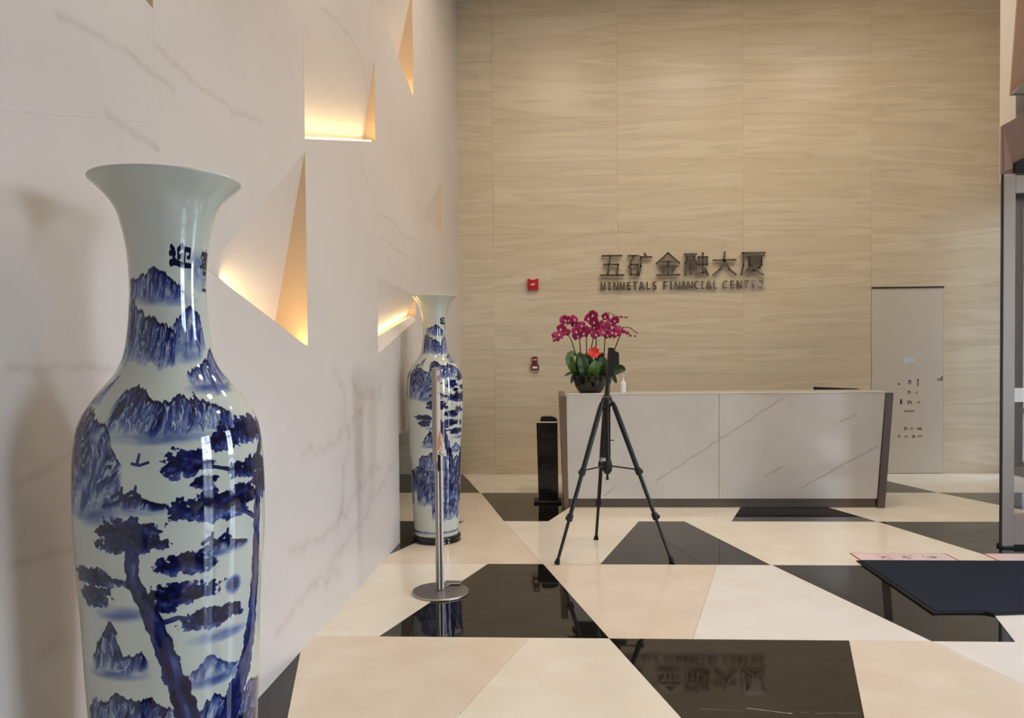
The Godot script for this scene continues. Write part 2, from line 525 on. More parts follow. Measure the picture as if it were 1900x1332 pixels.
func make_materials() -> void:
	M.black_tile = plain(rgb(26, 23, 22), 0.03, 0.0, 0.5)
	for k in [["cream_tile", rgb(244, 236, 219), rgb(239, 229, 209)], ["tan_tile", rgb(236, 221, 200), rgb(230, 213, 190)], ["white_tile", rgb(243, 238, 230), rgb(238, 231, 221)]]:
		var m := plain(Color.WHITE, 0.09, 0.0, 0.4)
		m.albedo_texture = noise_map(3, 0.006, 3, 512, 512, [k[1], k[2]], [0.25, 0.8])
		m.uv1_scale = Vector3(0.6, 0.6, 0.6)
		M[k[0]] = m
	var stone := plain(Color.WHITE, 0.32, 0.0, 0.4)
	var a := rgb(217, 204, 178)
	stone.albedo_texture = noise_map(21, 0.0045, 4, 1024, 1024, [rgb(208, 195, 169), a, rgb(212, 199, 173), rgb(206, 192, 167), rgb(214, 201, 175), rgb(222, 210, 186), rgb(210, 197, 171), rgb(220, 208, 184)], [0.0, 0.2, 0.39, 0.425, 0.455, 0.64, 0.7, 0.9])
	M.stone = stone
	M.stone_door = plain(rgb(210, 203, 190), 0.35)
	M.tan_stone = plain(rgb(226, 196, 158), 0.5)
	M.dark_wall = plain(rgb(104, 94, 84), 0.5)
	M.print_dark = plain(rgb(48, 44, 40), 0.6)
	M.print_pale = plain(rgb(120, 110, 100), 0.6)
	M.dark_gap = plain(rgb(62, 54, 46), 0.8)
	M.plaster = plain(rgb(228, 221, 210), 0.8)
	M.white_paint = plain(rgb(240, 238, 232), 0.7)
	M.metal = plain(rgb(158, 146, 136), 0.4, 0.3)
	M.bronze = plain(rgb(132, 114, 98), 0.36, 0.5)
	M.dark_bronze = plain(rgb(104, 94, 86), 0.4, 0.5)
	M.steel = plain(rgb(172, 164, 155), 0.34, 0.9)
	M.chrome = plain(rgb(225, 225, 225), 0.12, 1.0)
	M.black = plain(rgb(20, 19, 19), 0.35)
	M.black_matte = plain(rgb(22, 21, 21), 0.6)
	M.black_gloss = plain(rgb(24, 21, 19), 0.12)
	M.rubber = plain(rgb(24, 24, 26), 0.85)
	M.navy = plain(rgb(45, 49, 60), 0.95, 0.0, 0.2)
	M.red = plain(rgb(190, 26, 28), 0.4)
	M.dark_red = plain(rgb(112, 44, 32), 0.45)
	M.white = plain(rgb(236, 234, 230), 0.45)
	M.glaze_white = plain(rgb(216, 220, 211), 0.06)
	var led := plain(rgb(255, 240, 205), 0.5)
	led.emission_enabled = true
	led.emission = rgb(255, 214, 140)
	led.emission_energy_multiplier = 3.0
	M.led = led
	var lamp := plain(rgb(255, 246, 230), 0.5)
	lamp.emission_enabled = true
	lamp.emission = rgb(255, 236, 212)
	lamp.emission_energy_multiplier = 5.0
	M.lamp = lamp
	var glass := plain(Color(0.93, 0.97, 0.98, 0.06), 0.02)
	glass.transparency = BaseMaterial3D.TRANSPARENCY_ALPHA
	M.glass = glass
	var vase := plain(Color.WHITE, 0.05, 0.0, 0.55)
	vase.albedo_texture = porcelain_texture()
	M.porcelain = vase
	M.glaze_rim = plain(rgb(192, 197, 186), 0.08)
	M.leaf = plain(rgb(30, 60, 20), 0.35)
	M.leaf_light = plain(rgb(66, 98, 30), 0.35)
	M.stem = plain(rgb(74, 56, 30), 0.6)
	M.petal = plain(rgb(158, 18, 84), 0.5)
	M.petal.backlight_enabled = true
	M.petal.backlight = rgb(90, 8, 44)
	M.throat = plain(rgb(228, 190, 205), 0.5)
	M.flower_red = plain(rgb(214, 40, 40), 0.5)
	# left wall: pale marble, veins laid where the wall has them (1 unit of u = 8.4 m of wall from d = 0.9, 1 unit of v = 5.7 m)
	pn.seed = 9
	pn.frequency = 0.01
	pn.fractal_octaves = 3
	var img := mottled(1512, 1026, rgb(212, 204, 198), rgb(222, 214, 207), 0.004, 4)
	var grey := rgb(160, 142, 132)
	var warm := rgb(176, 156, 142)
	for v in [[2.46, 2.53, 2.72, 2.5, 3.0, 2.49, 3.21, 2.51, 3.34, 2.53], [1.98, 2.41, 2.3, 2.44, 2.6, 2.42], [2.2, 2.21, 2.35, 2.19, 2.5, 2.19], [4.1, 3.38, 4.4, 3.45, 4.7, 3.46, 5.0, 3.4, 5.19, 3.29, 5.24, 3.1], [5.29, 2.48, 5.7, 2.49, 6.1, 2.44, 6.55, 2.47], [5.35, 2.32, 5.9, 2.3, 6.3, 2.28],
			[1.78, 0.98, 2.04, 0.955, 2.3, 1.0], [1.8, 1.18, 2.1, 1.25], [1.78, 1.46, 2.1, 1.47, 2.6, 1.46], [4.9, 2.72, 5.05, 2.62]]:
		vein(img, to_wall(v), grey, 0.1, 3, 4.0)
	for v in [[3.75, 1.0, 4.1, 0.93, 4.46, 1.05, 4.9, 1.16, 5.3, 1.18], [4.3, 1.42, 4.5, 1.2, 4.55, 0.95, 4.4, 0.7, 4.3, 0.45], [3.6, 0.55, 4.2, 0.5, 4.8, 0.62, 5.4, 0.72], [4.1, 0.3, 4.6, 0.36, 5.1, 0.5, 5.7, 0.62], [4.6, 1.3, 4.9, 1.2, 5.4, 1.28], [3.4, 0.2, 3.9, 0.3, 4.4, 0.18], [1.9, 0.7, 2.3, 0.62, 3.0, 0.66]]:
		vein(img, to_wall(v), warm, 0.07, 9, 14.0)
		vein(img, to_wall(v), grey, 0.06, 3, 12.0)
	var marble := plain(Color.WHITE, 0.3, 0.0, 0.4)
	marble.albedo_texture = ImageTexture.create_from_image(img)
	M.marble = marble
	# reception desk front
	img = mottled(1024, 340, rgb(203, 198, 190), rgb(211, 206, 198), 0.006, 8)
	for v in [[290, 282, 500, 144, 520, 134, 700, 12], [755, 305, 1002, 168], [640, 268, 700, 235], [880, 92, 935, 70], [120, 330, 160, 300]]:
		vein(img, v, rgb(132, 124, 117), 0.2, 2, 3.0)
		vein(img, v, rgb(158, 150, 142), 0.12, 5, 6.0)
	var dm := plain(Color.WHITE, 0.12, 0.0, 0.5)
	dm.albedo_texture = ImageTexture.create_from_image(img)
	M.desk_marble = dm
	# black stone with a few white veins, for the tile in front
	img = mottled(512, 512, rgb(27, 24, 22), rgb(25, 22, 21), 0.01, 12)
	for v in [[60, 256, 150, 262], [160, 252, 250, 268], [268, 264, 285, 264], [300, 266, 392, 263], [405, 264, 425, 264], [432, 263, 462, 267], [465, 267, 500, 266]]:
		vein(img, v, rgb(190, 176, 158), 0.5, 1, 2.0)
	vein(img, [160, 252, 200, 259, 250, 268], rgb(240, 230, 214), 0.8, 1, 1.0)
	vein(img, [432, 263, 462, 268], rgb(240, 230, 214), 0.8, 1, 1.0)
	var bt := plain(Color.WHITE, 0.03)
	bt.albedo_texture = ImageTexture.create_from_image(img)
	M.black_veined = bt

func to_wall(v: Array) -> Array:
	var r: Array = []
	for k in range(0, v.size(), 2):
		r.append((v[k] - 0.9) / 8.4 * 1512.0)
		r.append((TOP - v[k + 1]) / 5.7 * 1026.0)
	return r

# ------------------------------------------------------------------ the room

func build_floor() -> void:
	var f := structure("floor", "polished stone floor of black, cream and tan slanted tiles", "floor")
	var st := mb()
	slab(st, -2.4, 5.6, -0.2, -0.02, -4.2, 9.3)
	obj("screed", st, M.dark_gap, f)
	var rows := [9.1, 7.905, 6.59, 5.262, 3.905, 2.57, 1.24, -0.09, -1.42, -2.75, -4.1]
	# per row: upper x edges, lower x edges, stones
	var far := 5.5
	var lay := [
		[[-2.3, -1.045, 2.9, 3.63, far], [-2.3, -0.73, 2.6, 3.985, far], "bcbc"],
		[[-2.3, -0.718, 0.44, 2.08, 2.365, 3.985, far], [-2.3, -0.4, -0.01, 1.575, 2.815, 4.515, far], "tbcbcb"],
		[[-2.3, -0.75, -0.4, 0.777, 1.173, 2.815, 4.6, far], [-2.3, -1.28, -0.05, 0.35, 1.525, 3.205, 4.2, far], "btcbcbc"],
		[[-2.3, -0.437, -0.046, 1.156, 1.535, 2.777, far], [-2.3, -0.902, 0.304, 0.734, 1.938, 2.35, far], "cbtwbw"],
		[[-2.3, -1.306, -0.11, 0.304, 1.525, 1.943, 3.4, 3.8, far], [-2.3, -0.97, -0.54, 0.66, 1.103, 2.33, 2.95, 4.2, far], "btcvtwbc"],
		[[-2.3, -0.97, 0.66, 1.9, 2.33, 4.2, far], [-2.3, -0.6, 1.0, 1.5, 2.7, 4.6, far], "cbtcbw"],
		[[-2.3, -1.3, 0.2, 1.0, 2.3, 2.7, far], [-2.3, -0.9, -0.2, 1.4, 1.9, 3.0, far], "btcbtw"],
		[[-2.3, -0.9, 0.5, 1.4, 3.0, far], [-2.3, -0.5, 0.9, 1.0, 3.4, far], "cbtcb"],
		[[-2.3, -1.2, 0.9, 2.2, 3.4, far], [-2.3, -0.9, 1.3, 1.8, 3.8, far], "btcbw"],
		[[-2.3, -0.6, 1.3, 2.6, 3.8, far], [-2.3, -0.2, 1.7, 2.2, 4.2, far], "cbtbc"],
	]
	var kind := {"b": M.black_tile, "v": M.black_veined, "c": M.cream_tile, "t": M.tan_tile, "w": M.white_tile}
	rng.seed = 31
	for r in lay.size():
		var up: Array = lay[r][0]
		var lo: Array = lay[r][1]
		var stones: String = lay[r][2]
		for k in stones.length():
			var poly := shrunk(PackedVector2Array([Vector2(up[k], rows[r]), Vector2(up[k + 1], rows[r]), Vector2(lo[k + 1], rows[r + 1]), Vector2(lo[k], rows[r + 1])]), 0.0008)
			var t := mb()
			var uvt := Transform2D(0.0, Vector2(rng.randf(), rng.randf()))
			if stones[k] == "v":
				uvt = Transform2D(Vector2(1.0 / 1.0, 0), Vector2(0, -1.0 / 1.335), Vector2(-0.5, 3.905 / 1.335 - 0.07))
			prism(t, poly, Vector3.ZERO, Vector3.RIGHT, Vector3.FORWARD, Vector3.UP, 0.02, uvt)
			obj("tile", t, kind[stones[k]], f)

const WA := -1.383
const WB := 0.0357
func wl(d: float, h: float, inward := 0.0) -> Vector3:
	return P(WA + WB * d, h, d) - wall_n() * inward

func wall_n() -> Vector3:
	return Vector3(1, 0, WB).normalized()

func lit_strip(w: Node3D, a: Vector3, b: Vector3, towards: Vector3, energy: float) -> void:
	var st := mb()
	var along := (b - a).normalized()
	var up := (towards - along * towards.dot(along)).normalized()
	var bs := Basis(along, up, along.cross(up).normalized())
	box(st, (a + b) / 2, Vector3(a.distance_to(b), 0.008, 0.012), 0.002, bs)
	obj("led_strip", st, M.led, w)
	var l := AreaLight3D.new()
	l.name = "led_light"
	l.area_size = Vector2(a.distance_to(b), 0.012)
	l.light_energy = energy
	l.light_color = rgb(255, 220, 156)
	l.shadow_enabled = true
	l.area_range = 12.0
	l.area_attenuation = 2.0
	add_child(l, true)
	l.position = (a + b) / 2 + up * 0.009
	l.basis = Basis.looking_at(up, along.cross(up).normalized())

# Three-cornered niche: flush along A-B, sunk at C. The lamp lies along the lower edge B-C.
func niche3(w: Node3D, a: Vector2, b: Vector2, c: Vector2, deep: float, energy: float, from := 0.08) -> void:
	var A := wl(a.x, a.y)
	var B := wl(b.x, b.y)
	var C := wl(c.x, c.y)
	var K := wl(c.x, c.y, deep)
	var st := mb()
	var n := (B - A).cross(K - A).normalized()
	if n.x < 0:
		n = -n
	tri(st, A, B, K, n, wuv(a), wuv(b), wuv(c))
	tri(st, A - n * 0.01, B - n * 0.01, K - n * 0.01, -n)
	obj("niche_panel", st, M.marble, w)
	st = mb()
	var f := P(0, 0, -0.0015)
	face4(st, A + f, C + f, K + f, K + f, Vector3(0, 0, 1))
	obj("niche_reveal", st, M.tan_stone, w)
	st = mb()
	face4(st, B + Vector3.UP * 0.0015, C + Vector3.UP * 0.0015, K + Vector3.UP * 0.0015, K, Vector3.UP)
	obj("niche_ledge", st, M.plaster, w)
	var up := (A - (B + K) / 2).normalized()
	up = (up - n * up.dot(n)).normalized()
	var s := B.lerp(C, from).lerp(B.lerp(K, from), 0.3 if from < 0.3 else 0.12) + Vector3.UP * 0.004
	var e := B.lerp(C, 0.98).lerp(B.lerp(K, 0.98), 0.14) + Vector3.UP * 0.004
	if energy > 0.0:
		lit_strip(w, s, e, (up + n * 0.12).normalized(), energy)

# Four-cornered niche: flush along its top, sunk along its lower edge.
func niche4(w: Node3D, tl: Vector2, tr: Vector2, br: Vector2, bl: Vector2, deep: float, lip: float, energy: float) -> void:
	var TL := wl(tl.x, tl.y)
	var TR := wl(tr.x, tr.y)
	var BR := wl(br.x, br.y)
	var BL := wl(bl.x, bl.y)
	var KR := wl(br.x, br.y, deep)
	var KL := wl(bl.x, bl.y, deep)
	var st := mb()
	var n := (KR - KL).cross(TL - KL).normalized()
	if n.x < 0:
		n = -n
	tri(st, TL, TR, KR, n, wuv(tl), wuv(tr), wuv(br))
	tri(st, TL, KR, KL, n, wuv(tl), wuv(br), wuv(bl))
	obj("niche_panel", st, M.marble, w)
	st = mb()
	var f := P(0, 0, -0.0015)
	face4(st, TR + f, BR + f, KR + f, KR + f, Vector3(0, 0, 1))
	face4(st, TL - f, BL - f, KL - f, KL - f, Vector3(0, 0, -1))
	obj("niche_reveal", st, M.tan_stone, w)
	st = mb()
	face4(st, BL, BR, KR, KL, Vector3.UP)
	obj("niche_ledge", st, M.plaster, w)
	var lift := 0.005
	var part := 0.25
	if lip > 0.0:
		# splayed stone lip in front of the lamp slot
		var poly_a := BL.lerp(KL, 0.45) + Vector3.UP * lip
		var poly_b := BR.lerp(KR, 0.45) + Vector3.UP * lip * 0.35
		st = mb()
		face4(st, BL, BR, poly_b, poly_a, Vector3(1, 0.3, 0))
		face4(st, BL.lerp(KL, 0.5), BR.lerp(KR, 0.5), poly_b - wall_n() * 0.004, poly_a - wall_n() * 0.004, Vector3(-1, 0, 0))
		obj("niche_lip", st, M.marble, w)
		lift = lip * 0.8
		part = 0.56
	var up := (TL - KL).normalized()
	var s := BL.lerp(BR, 0.03).lerp(KL.lerp(KR, 0.03), part) + Vector3.UP * lift
	var e := BL.lerp(BR, 0.97).lerp(KL.lerp(KR, 0.97), part) + Vector3.UP * (lift if lip <= 0.0 else lip * 0.28)
	lit_strip(w, s, e, (up + n * 0.12).normalized(), energy)

func wuv(p: Vector2) -> Vector2:
	return Vector2((p.x - 0.9) / 8.4, (TOP - p.y) / 5.7)

func build_wall_left() -> void:
	var w := structure("wall_left", "pale faceted marble wall with lit triangular niches", "wall")
	var uvt := Transform2D(Vector2(1.0 / 8.4, 0), Vector2(0, -1.0 / 5.7), Vector2(-0.9 / 8.4, TOP / 5.7))
	var ax := Vector3(WB, 0, -1)
	var polys := [
		[-4.1, 0, -0.4, 0, -0.4, 2.09, -4.1, 2.09], [-4.1, 2.09, -0.4, 2.09, -0.4, TOP, -4.1, TOP],
		[-0.4, 0, 1.77, 0, 1.77, 1.468, -0.4, 1.468], [-0.4, 1.468, 1.77, 1.468, 1.77, 2.09, -0.4, 2.09], [-0.4, 2.09, 1.77, 2.09, 1.77, TOP, -0.4, TOP],
		[1.77, 0, 3.865, 0, 3.865, 1.524, 2.8, 1.816, 3.865, 2.538, 2.45, 2.262, 1.77, 2.09],
		[1.77, 2.09, 2.45, 2.262, 2.462, 2.641, 1.95, 2.744, 2.462, 3.35, 2.462, TOP, 1.77, TOP],
		[2.45, 2.262, 3.865, 2.538, 3.865, TOP, 2.462, TOP, 2.462, 2.641],
		[3.865, 0, 5.265, 0, 5.265, 2.97, 3.865, 2.602], [3.865, 3.15, 5.265, 3.53, 5.265, TOP, 3.865, TOP],
		[5.265, 0, 5.85, 0, 5.85, 0.85, 6.555, 0.85, 6.555, 1.778, 5.265, 1.485], [5.265, 2.03, 6.555, 1.99, 6.555, 3.706, 5.265, 3.99], [5.265, 3.99, 6.555, 4.636, 6.555, TOP, 5.265, TOP],
		[6.555, 0.85, 7.885, 0.85, 7.885, 2.721, 6.913, 2.745, 7.885, 3.277, 7.885, TOP, 6.555, TOP],
		[7.885, 0.85, 9.1, 0.85, 9.1, TOP, 7.885, TOP],
	]
	for p in polys:
		var st := mb()
		prism(st, shrunk(pv(p), 0.0004) if p[1] == 2.09 and p[0] == 1.77 else pv(p), wl(0, 0), ax, Vector3.UP, wall_n(), 0.025, uvt)
		obj("marble_panel", st, M.marble, w)
	# the masonry behind, and the low alcove at the far end in which the far vase's back stands free
	var st := mb()
	prism(st, pv([-4.2, 0, 5.85, 0, 5.85, 0.85, 9.3, 0.85, 9.3, TOP, -4.2, TOP]), wl(0, 0, 0.25), ax, Vector3.UP, wall_n(), 0.3)
	obj("masonry", st, M.plaster, w)
	st = mb()
	face4(st, wl(5.85, 0, 0.6), wl(5.85, 0, 0.002), wl(5.85, 0.85, 0.002), wl(5.85, 0.85, 0.6), Vector3(0, 0, -1))
	face4(st, wl(5.85, 0.85, 0.9), wl(9.1, 0.85, 0.9), wl(9.1, 0.85, 0.002), wl(5.85, 0.85, 0.002), Vector3.DOWN)
	obj("alcove_lining", st, M.marble, w)
	st = mb()
	slab(st, -2.3, -2.05, 0, TOP, 5.5, 9.3)
	slab(st, -2.3, -1.6, 0, TOP, 5.5, 5.845)
	obj("alcove_masonry", st, M.plaster, w)
	niche3(w, Vector2(3.865, 2.538), Vector2(2.8, 1.816), Vector2(3.865, 1.524), 0.2, 0.075, 0.14)
	niche4(w, Vector2(3.865, 3.15), Vector2(5.265, 3.53), Vector2(5.265, 2.97), Vector2(3.865, 2.602), 0.085, 0.0, 0.15)
	niche4(w, Vector2(5.265, 2.03), Vector2(6.555, 1.99), Vector2(6.555, 1.778), Vector2(5.265, 1.485), 0.09, 0.1, 0.075)
	niche3(w, Vector2(6.555, 4.636), Vector2(5.265, 3.99), Vector2(6.555, 3.706), 0.21, 0.022, 0.5)
	niche3(w, Vector2(7.885, 3.277), Vector2(6.913, 2.745), Vector2(7.885, 2.721), 0.06, 0.0)
	niche3(w, Vector2(2.462, 3.35), Vector2(1.95, 2.744), Vector2(2.462, 2.641), 0.15, 0.0)

func build_wall_back() -> void:
	var w := structure("wall_back", "tall beige wall of streaked stone slabs behind the desk", "wall")
	var st := mb()
	slab(st, -2.3, 5.6, -0.1, TOP, 9.14, 9.4)
	obj("masonry", st, M.dark_gap, w)
	var xs := [-2.3, -2.14, -0.647, 0.845, 2.325, 3.81, 5.5]
	var hs := [0.0, 0.82, 1.51, 2.205, 2.895, 3.58, 4.27, 4.96, TOP]
	rng.seed = 77
	for i in xs.size() - 1:
		for k in hs.size() - 1:
			var x0: float = xs[i]
			if i == 5 and k < 3:
				x0 = 4.64
			var slope := rng.randf_range(-0.045, 0.045)
			var uvt := Transform2D(Vector2(0.042, slope), Vector2(0, -0.65), Vector2(rng.randf(), rng.randf()))
			var t := mb()
			prism(t, shrunk(pv([x0, hs[k], xs[i + 1], hs[k], xs[i + 1], hs[k + 1], x0, hs[k + 1]]), 0.0007), P(0, 0, BACK), Vector3.RIGHT, Vector3.UP, Vector3(0, 0, 1), 0.03, uvt)
			obj("stone_slab", t, M.stone, w)
	var d := structure("door_1", "flush stone-faced service door in the beige wall beside the desk", "door")
	st = mb()
	slab(st, 3.815, 4.6398, 0.004, 2.19, 9.1005, 9.138, 0.001)
	obj("door_leaf", st, M.stone_door, d)
	st = mb()
	slab(st, 3.81, 4.64, 2.192, 2.204, 9.085, 9.13, 0.001)
	obj("drip_strip", st, M.dark_gap, d)

func build_shell() -> void:
	var c := structure("ceiling", "white lobby ceiling", "ceiling")
	var st := mb()
	slab(st, -2.3, 5.6, TOP, TOP + 0.2, -4.2, 9.4)
	obj("ceiling_slab", st, M.white_paint, c)
	var w := structure("wall_front", "plain wall behind the viewer", "wall")
	st = mb()
	slab(st, -2.3, 5.6, 0, TOP, -4.4, -4.1)
	obj("wall_panel", st, M.dark_wall, w)
	# glazed wall on the right, out of the picture
	w = structure("wall_right", "street side wall with tall windows", "wall")
	var bays := [[-1.5, 0.1], [2.7, 3.7], [8.66, 9.02]]
	var from := -4.2
	var k := 0
	for b in bays:
		st = mb()
		slab(st, RIGHT, RIGHT + 0.25, 0, TOP, from, b[0])
		slab(st, RIGHT, RIGHT + 0.25, 3.2, TOP, b[0], b[1])
		slab(st, RIGHT, RIGHT + 0.25, 0, 0.1, b[0], b[1])
		obj("wall_panel", st, M.dark_wall, w)
		from = b[1]
		k += 1
		var win := structure("window_%d" % k, "tall street window with dark frame", "window")
		var fr := mb()
		for d in [b[0] + 0.03, (b[0] + b[1]) / 2, b[1] - 0.03]:
			slab(fr, RIGHT + 0.06, RIGHT + 0.14, 0.1, 3.2, d - 0.03, d + 0.03, 0.004)
		for h in [0.13, 0.75, 2.4, 3.17]:
			slab(fr, RIGHT + 0.065, RIGHT + 0.135, h - 0.03, h + 0.03, b[0], b[1], 0.004)
		obj("window_frame", fr, M.dark_bronze, win)
		var gl := mb()
		slab(gl, RIGHT + 0.095, RIGHT + 0.105, 0.1, 3.2, b[0], b[1])
		obj("window_pane", gl, M.glass, win)
	st = mb()
	slab(st, RIGHT, RIGHT + 0.25, 0, TOP, from, 9.4)
	obj("wall_panel", st, M.dark_wall, w)
	var g := structure("ground", "pavement outside the street windows", "pavement")
	st = mb()
	slab(st, 5.6, 40, -0.3, -0.02, -25, 35)
	obj("paving", st, plain(rgb(150, 148, 144), 0.9), g)

func build_lamps() -> void:
	var group := "square ceiling panels over the lobby"
	for x in [0.2, 2.1, 4.0]:
		for d in [3.4, 6.4]:
			var o := thing("ceiling_light", "square warm ceiling light panel of the lobby", "ceiling light", P(x, TOP, d), 0.0, group)
			var st := mb()
			box(st, Vector3(0, -0.012, 0), Vector3(0.62, 0.024, 0.62), 0.004)
			obj("trim", st, M.white_paint, o)
			st = mb()
			box(st, Vector3(0, -0.026, 0), Vector3(0.54, 0.006, 0.54), 0.002)
			obj("diffuser", st, M.lamp, o)
			var l := AreaLight3D.new()
			l.name = "panel_light"
			l.area_size = Vector2(0.54, 0.54)
			l.light_energy = LAMP_ENERGY * (0.25 if d < 0 else 1.0)
			l.area_range = 20.0
			l.area_attenuation = 2.0
			l.light_color = rgb(255, 240, 220)
			l.shadow_enabled = true
			add_child(l, true)
			l.position = P(x, TOP - 0.035, d)
			l.basis = Basis.looking_at(Vector3.DOWN, Vector3.FORWARD)
const LAMP_ENERGY := 1.5

# Glazed doorway on the right and the folded panels above it.
func build_entrance() -> void:
	var d0 := 5.74
	var w := structure("wall_entrance", "stone pier and lintel above the glazed doorway", "wall")
	var st := mb()
	slab(st, 3.503, RIGHT, 2.76, TOP, 5.85, 6.05)
	obj("lintel", st, M.stone_door, w)
	st = mb()
	prism(st, pv([3.335, 2.76, 5.35, 2.76, 5.35, 4.2, 3.335, 3.11]), P(0, 0, d0), Vector3.RIGHT, Vector3.UP, Vector3(0, 0, 1), 0.012)
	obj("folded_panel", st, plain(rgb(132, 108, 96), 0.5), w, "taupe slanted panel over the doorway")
	st = mb()
	prism(st, pv([3.352, 3.06, 3.42, 2.80, 3.352, 2.775]), P(0, 0, d0 - 0.006), Vector3.RIGHT, Vector3.UP, Vector3(0, 0, 1), 0.006)
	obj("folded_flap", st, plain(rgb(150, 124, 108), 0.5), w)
	st = mb()
	prism(st, pv([3.42, 2.765, 5.3, 2.765, 5.3, 2.88, 3.55, 2.88, 3.47, 2.862, 3.42, 2.835]), P(0, 0, d0 - 0.03), Vector3.RIGHT, Vector3.UP, Vector3(0, 0, 1), 0.03)
	obj("sensor_cover", st, M.black_matte, w)
	st = mb()
	prism(st, pv([3.411, 3.34, 5.35, 3.34, 5.35, TOP - 0.01, 3.57, TOP - 0.01]), P(0, 0, d0 + 0.02), Vector3.RIGHT, Vector3.UP, Vector3(0, 0, 1), 0.015)
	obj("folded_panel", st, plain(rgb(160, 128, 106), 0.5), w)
	st = mb()
	prism(st, pv([3.411, 3.34, 5.35, 3.34, 5.35, 3.46, 3.5, 3.43, 3.457, 3.4]), P(0, 0, d0 - 0.02), Vector3.RIGHT, Vector3.UP, Vector3(0, 0, 1), 0.04)
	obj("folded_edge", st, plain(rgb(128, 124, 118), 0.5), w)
	var d := structure("door_2", "metal framed glass doors at the right with a white band across the glass", "door")
	st = mb()
	slab(st, 3.326, 3.342, 0.0, 2.755, d0 - 0.022, d0 - 0.012, 0.002)
	obj("seal_strip", st, M.black_matte, d)
	for s in [[3.343, 3.43, "stile"], [4.34, 4.43, "stile"], [5.28, 5.38, "stile"]]:
		st = mb()
		slab(st, s[0], s[1], 0.012, 2.75, d0 - 0.02, d0 + 0.03 if s[0] > 4.0 else d0 - 0.005, 0.003)
		obj("stile", st, M.metal, d)
	for s in [[3.43, 4.34], [4.43, 5.28]]:
		st = mb()
		slab(st, s[0], s[1], 2.615, 2.75, d0 - 0.015, d0 + 0.05, 0.003)
		obj("head_rail", st, M.metal, d)
		st = mb()
		slab(st, s[0], s[1], 2.585, 2.612, d0 - 0.012, d0 + 0.045)
		obj("rail_gasket", st, M.black_matte, d)
		st = mb()
		slab(st, s[0], s[1], 0.025, 0.25, d0 - 0.015, d0 + 0.05, 0.003)
		obj("foot_rail", st, M.metal, d)
		st = mb()
		slab(st, s[0], s[1], 0.25, 2.585, d0 + 0.01, d0 + 0.02)
		obj("door_pane", st, M.glass, d)
		st = mb()
		slab(st, s[0], s[1], 1.083, 1.186, d0 + 0.004, d0 + 0.009)
		obj("safety_band", st, M.white, d)
	st = mb()
	slab(st, 3.35, 5.38, 0.0, 0.02, d0 - 0.02, d0 + 0.06)
	obj("threshold", st, M.black_matte, d)

# ------------------------------------------------------------------ things

func vase_profile() -> PackedVector2Array:
	return pv([0.0, 0.052, 0.168, 0.0505, 0.173, 0.053, 0.1745, 0.06, 0.177, 0.1, 0.184, 0.2, 0.188, 0.3, 0.193, 0.45, 0.1976, 0.589, 0.205, 0.721, 0.2105, 0.853, 0.2184, 0.984, 0.2224, 1.06, 0.2238, 1.13, 0.2234, 1.18, 0.2208, 1.245, 0.217, 1.285, 0.2105, 1.32, 0.199, 1.35, 0.1845, 1.375, 0.1675, 1.4,
		0.1454, 1.426, 0.126, 1.452, 0.1112, 1.481, 0.1045, 1.505, 0.0987, 1.534, 0.0931, 1.587, 0.09, 1.641, 0.0898, 1.67, 0.0902, 1.694, 0.0936, 1.747, 0.101, 1.799, 0.1085, 1.83, 0.1165, 1.856, 0.132, 1.883, 0.1531, 1.907, 0.168, 1.921, 0.1765, 1.929])

func make_vase(label: String, at: Vector3, turn: float) -> Node3D:
	var v := thing("floor_vase", label, "vase", at, turn, "")
	# smooth the profile
	var c := Curve2D.new()
	var raw := vase_profile()
	for p in raw:
		c.add_point(p)
	var prof := PackedVector2Array()
	for k in raw.size():
		prof.append(raw[k])
		if k > 3 and k < raw.size() - 2:
			var p0 := raw[k - 1]
			var p3 := raw[k + 2]
			prof.append(raw[k].cubic_interpolate(raw[k + 1], p0, p3, 0.5))
	var st := mb()
	lathe(st, prof, 96, Vector3.ZERO, Basis(), TALL / 100.0)
	obj("body", st, M.porcelain, v)
	st = mb()
	lathe(st, pv([0.1765, 1.929, 0.1785, 1.932, 0.1775, 1.9352, 0.174, 1.936, 0.17, 1.934, 0.15, 1.915, 0.128, 1.89, 0.11, 1.855, 0.096, 1.81, 0.087, 1.75, 0.082, 1.69, 0.08, 1.64, 0.084, 1.58, 0.1, 1.48, 0.13, 1.4]), 96)
	obj("rim", st, M.glaze_rim, v, "plain white flared rim")
	return v

func build_vases() -> void:
	# painting's zero bearing looks along +z (d falling); each vase is turned to show its picture
	for s in [[-0.958, 1.87, "large vase stand hidden below the nearest painted vase", ""], [-0.9, 5.95, "", ""]]:
		var near: bool = s[1] < 3.0
		var o := thing("vase_stand", "round black stand under the near blue and white vase" if near else "round black stand under the far blue and white vase", "stand", P(s[0], 0, s[1]), 0.0, "round black vase stands")
		var st := mb()
		lathe(st, pv([0.0, 0.05, 0.178, 0.05, 0.19, 0.046, 0.194, 0.035, 0.19, 0.022, 0.192, 0.008, 0.196, 0.0, 0.0, 0.0]).duplicate(), 64)
		obj("disc", st, M.black_gloss, o)
	var turn := atan2(0.958, 1.87)
	make_vase("tall blue and white porcelain floor vase nearest the viewer, painted with pines and mountains", P(-0.958, 0.0, 1.87), turn - PI)
	make_vase("far blue and white porcelain floor vase behind the silver post, against the marble wall", P(-0.9, 0.0, 5.95), atan2(0.9, 5.95) - PI + 0.5)
	for v in get_children():
		if v.name.begins_with("floor_vase"):
			v.position.y = 0.0

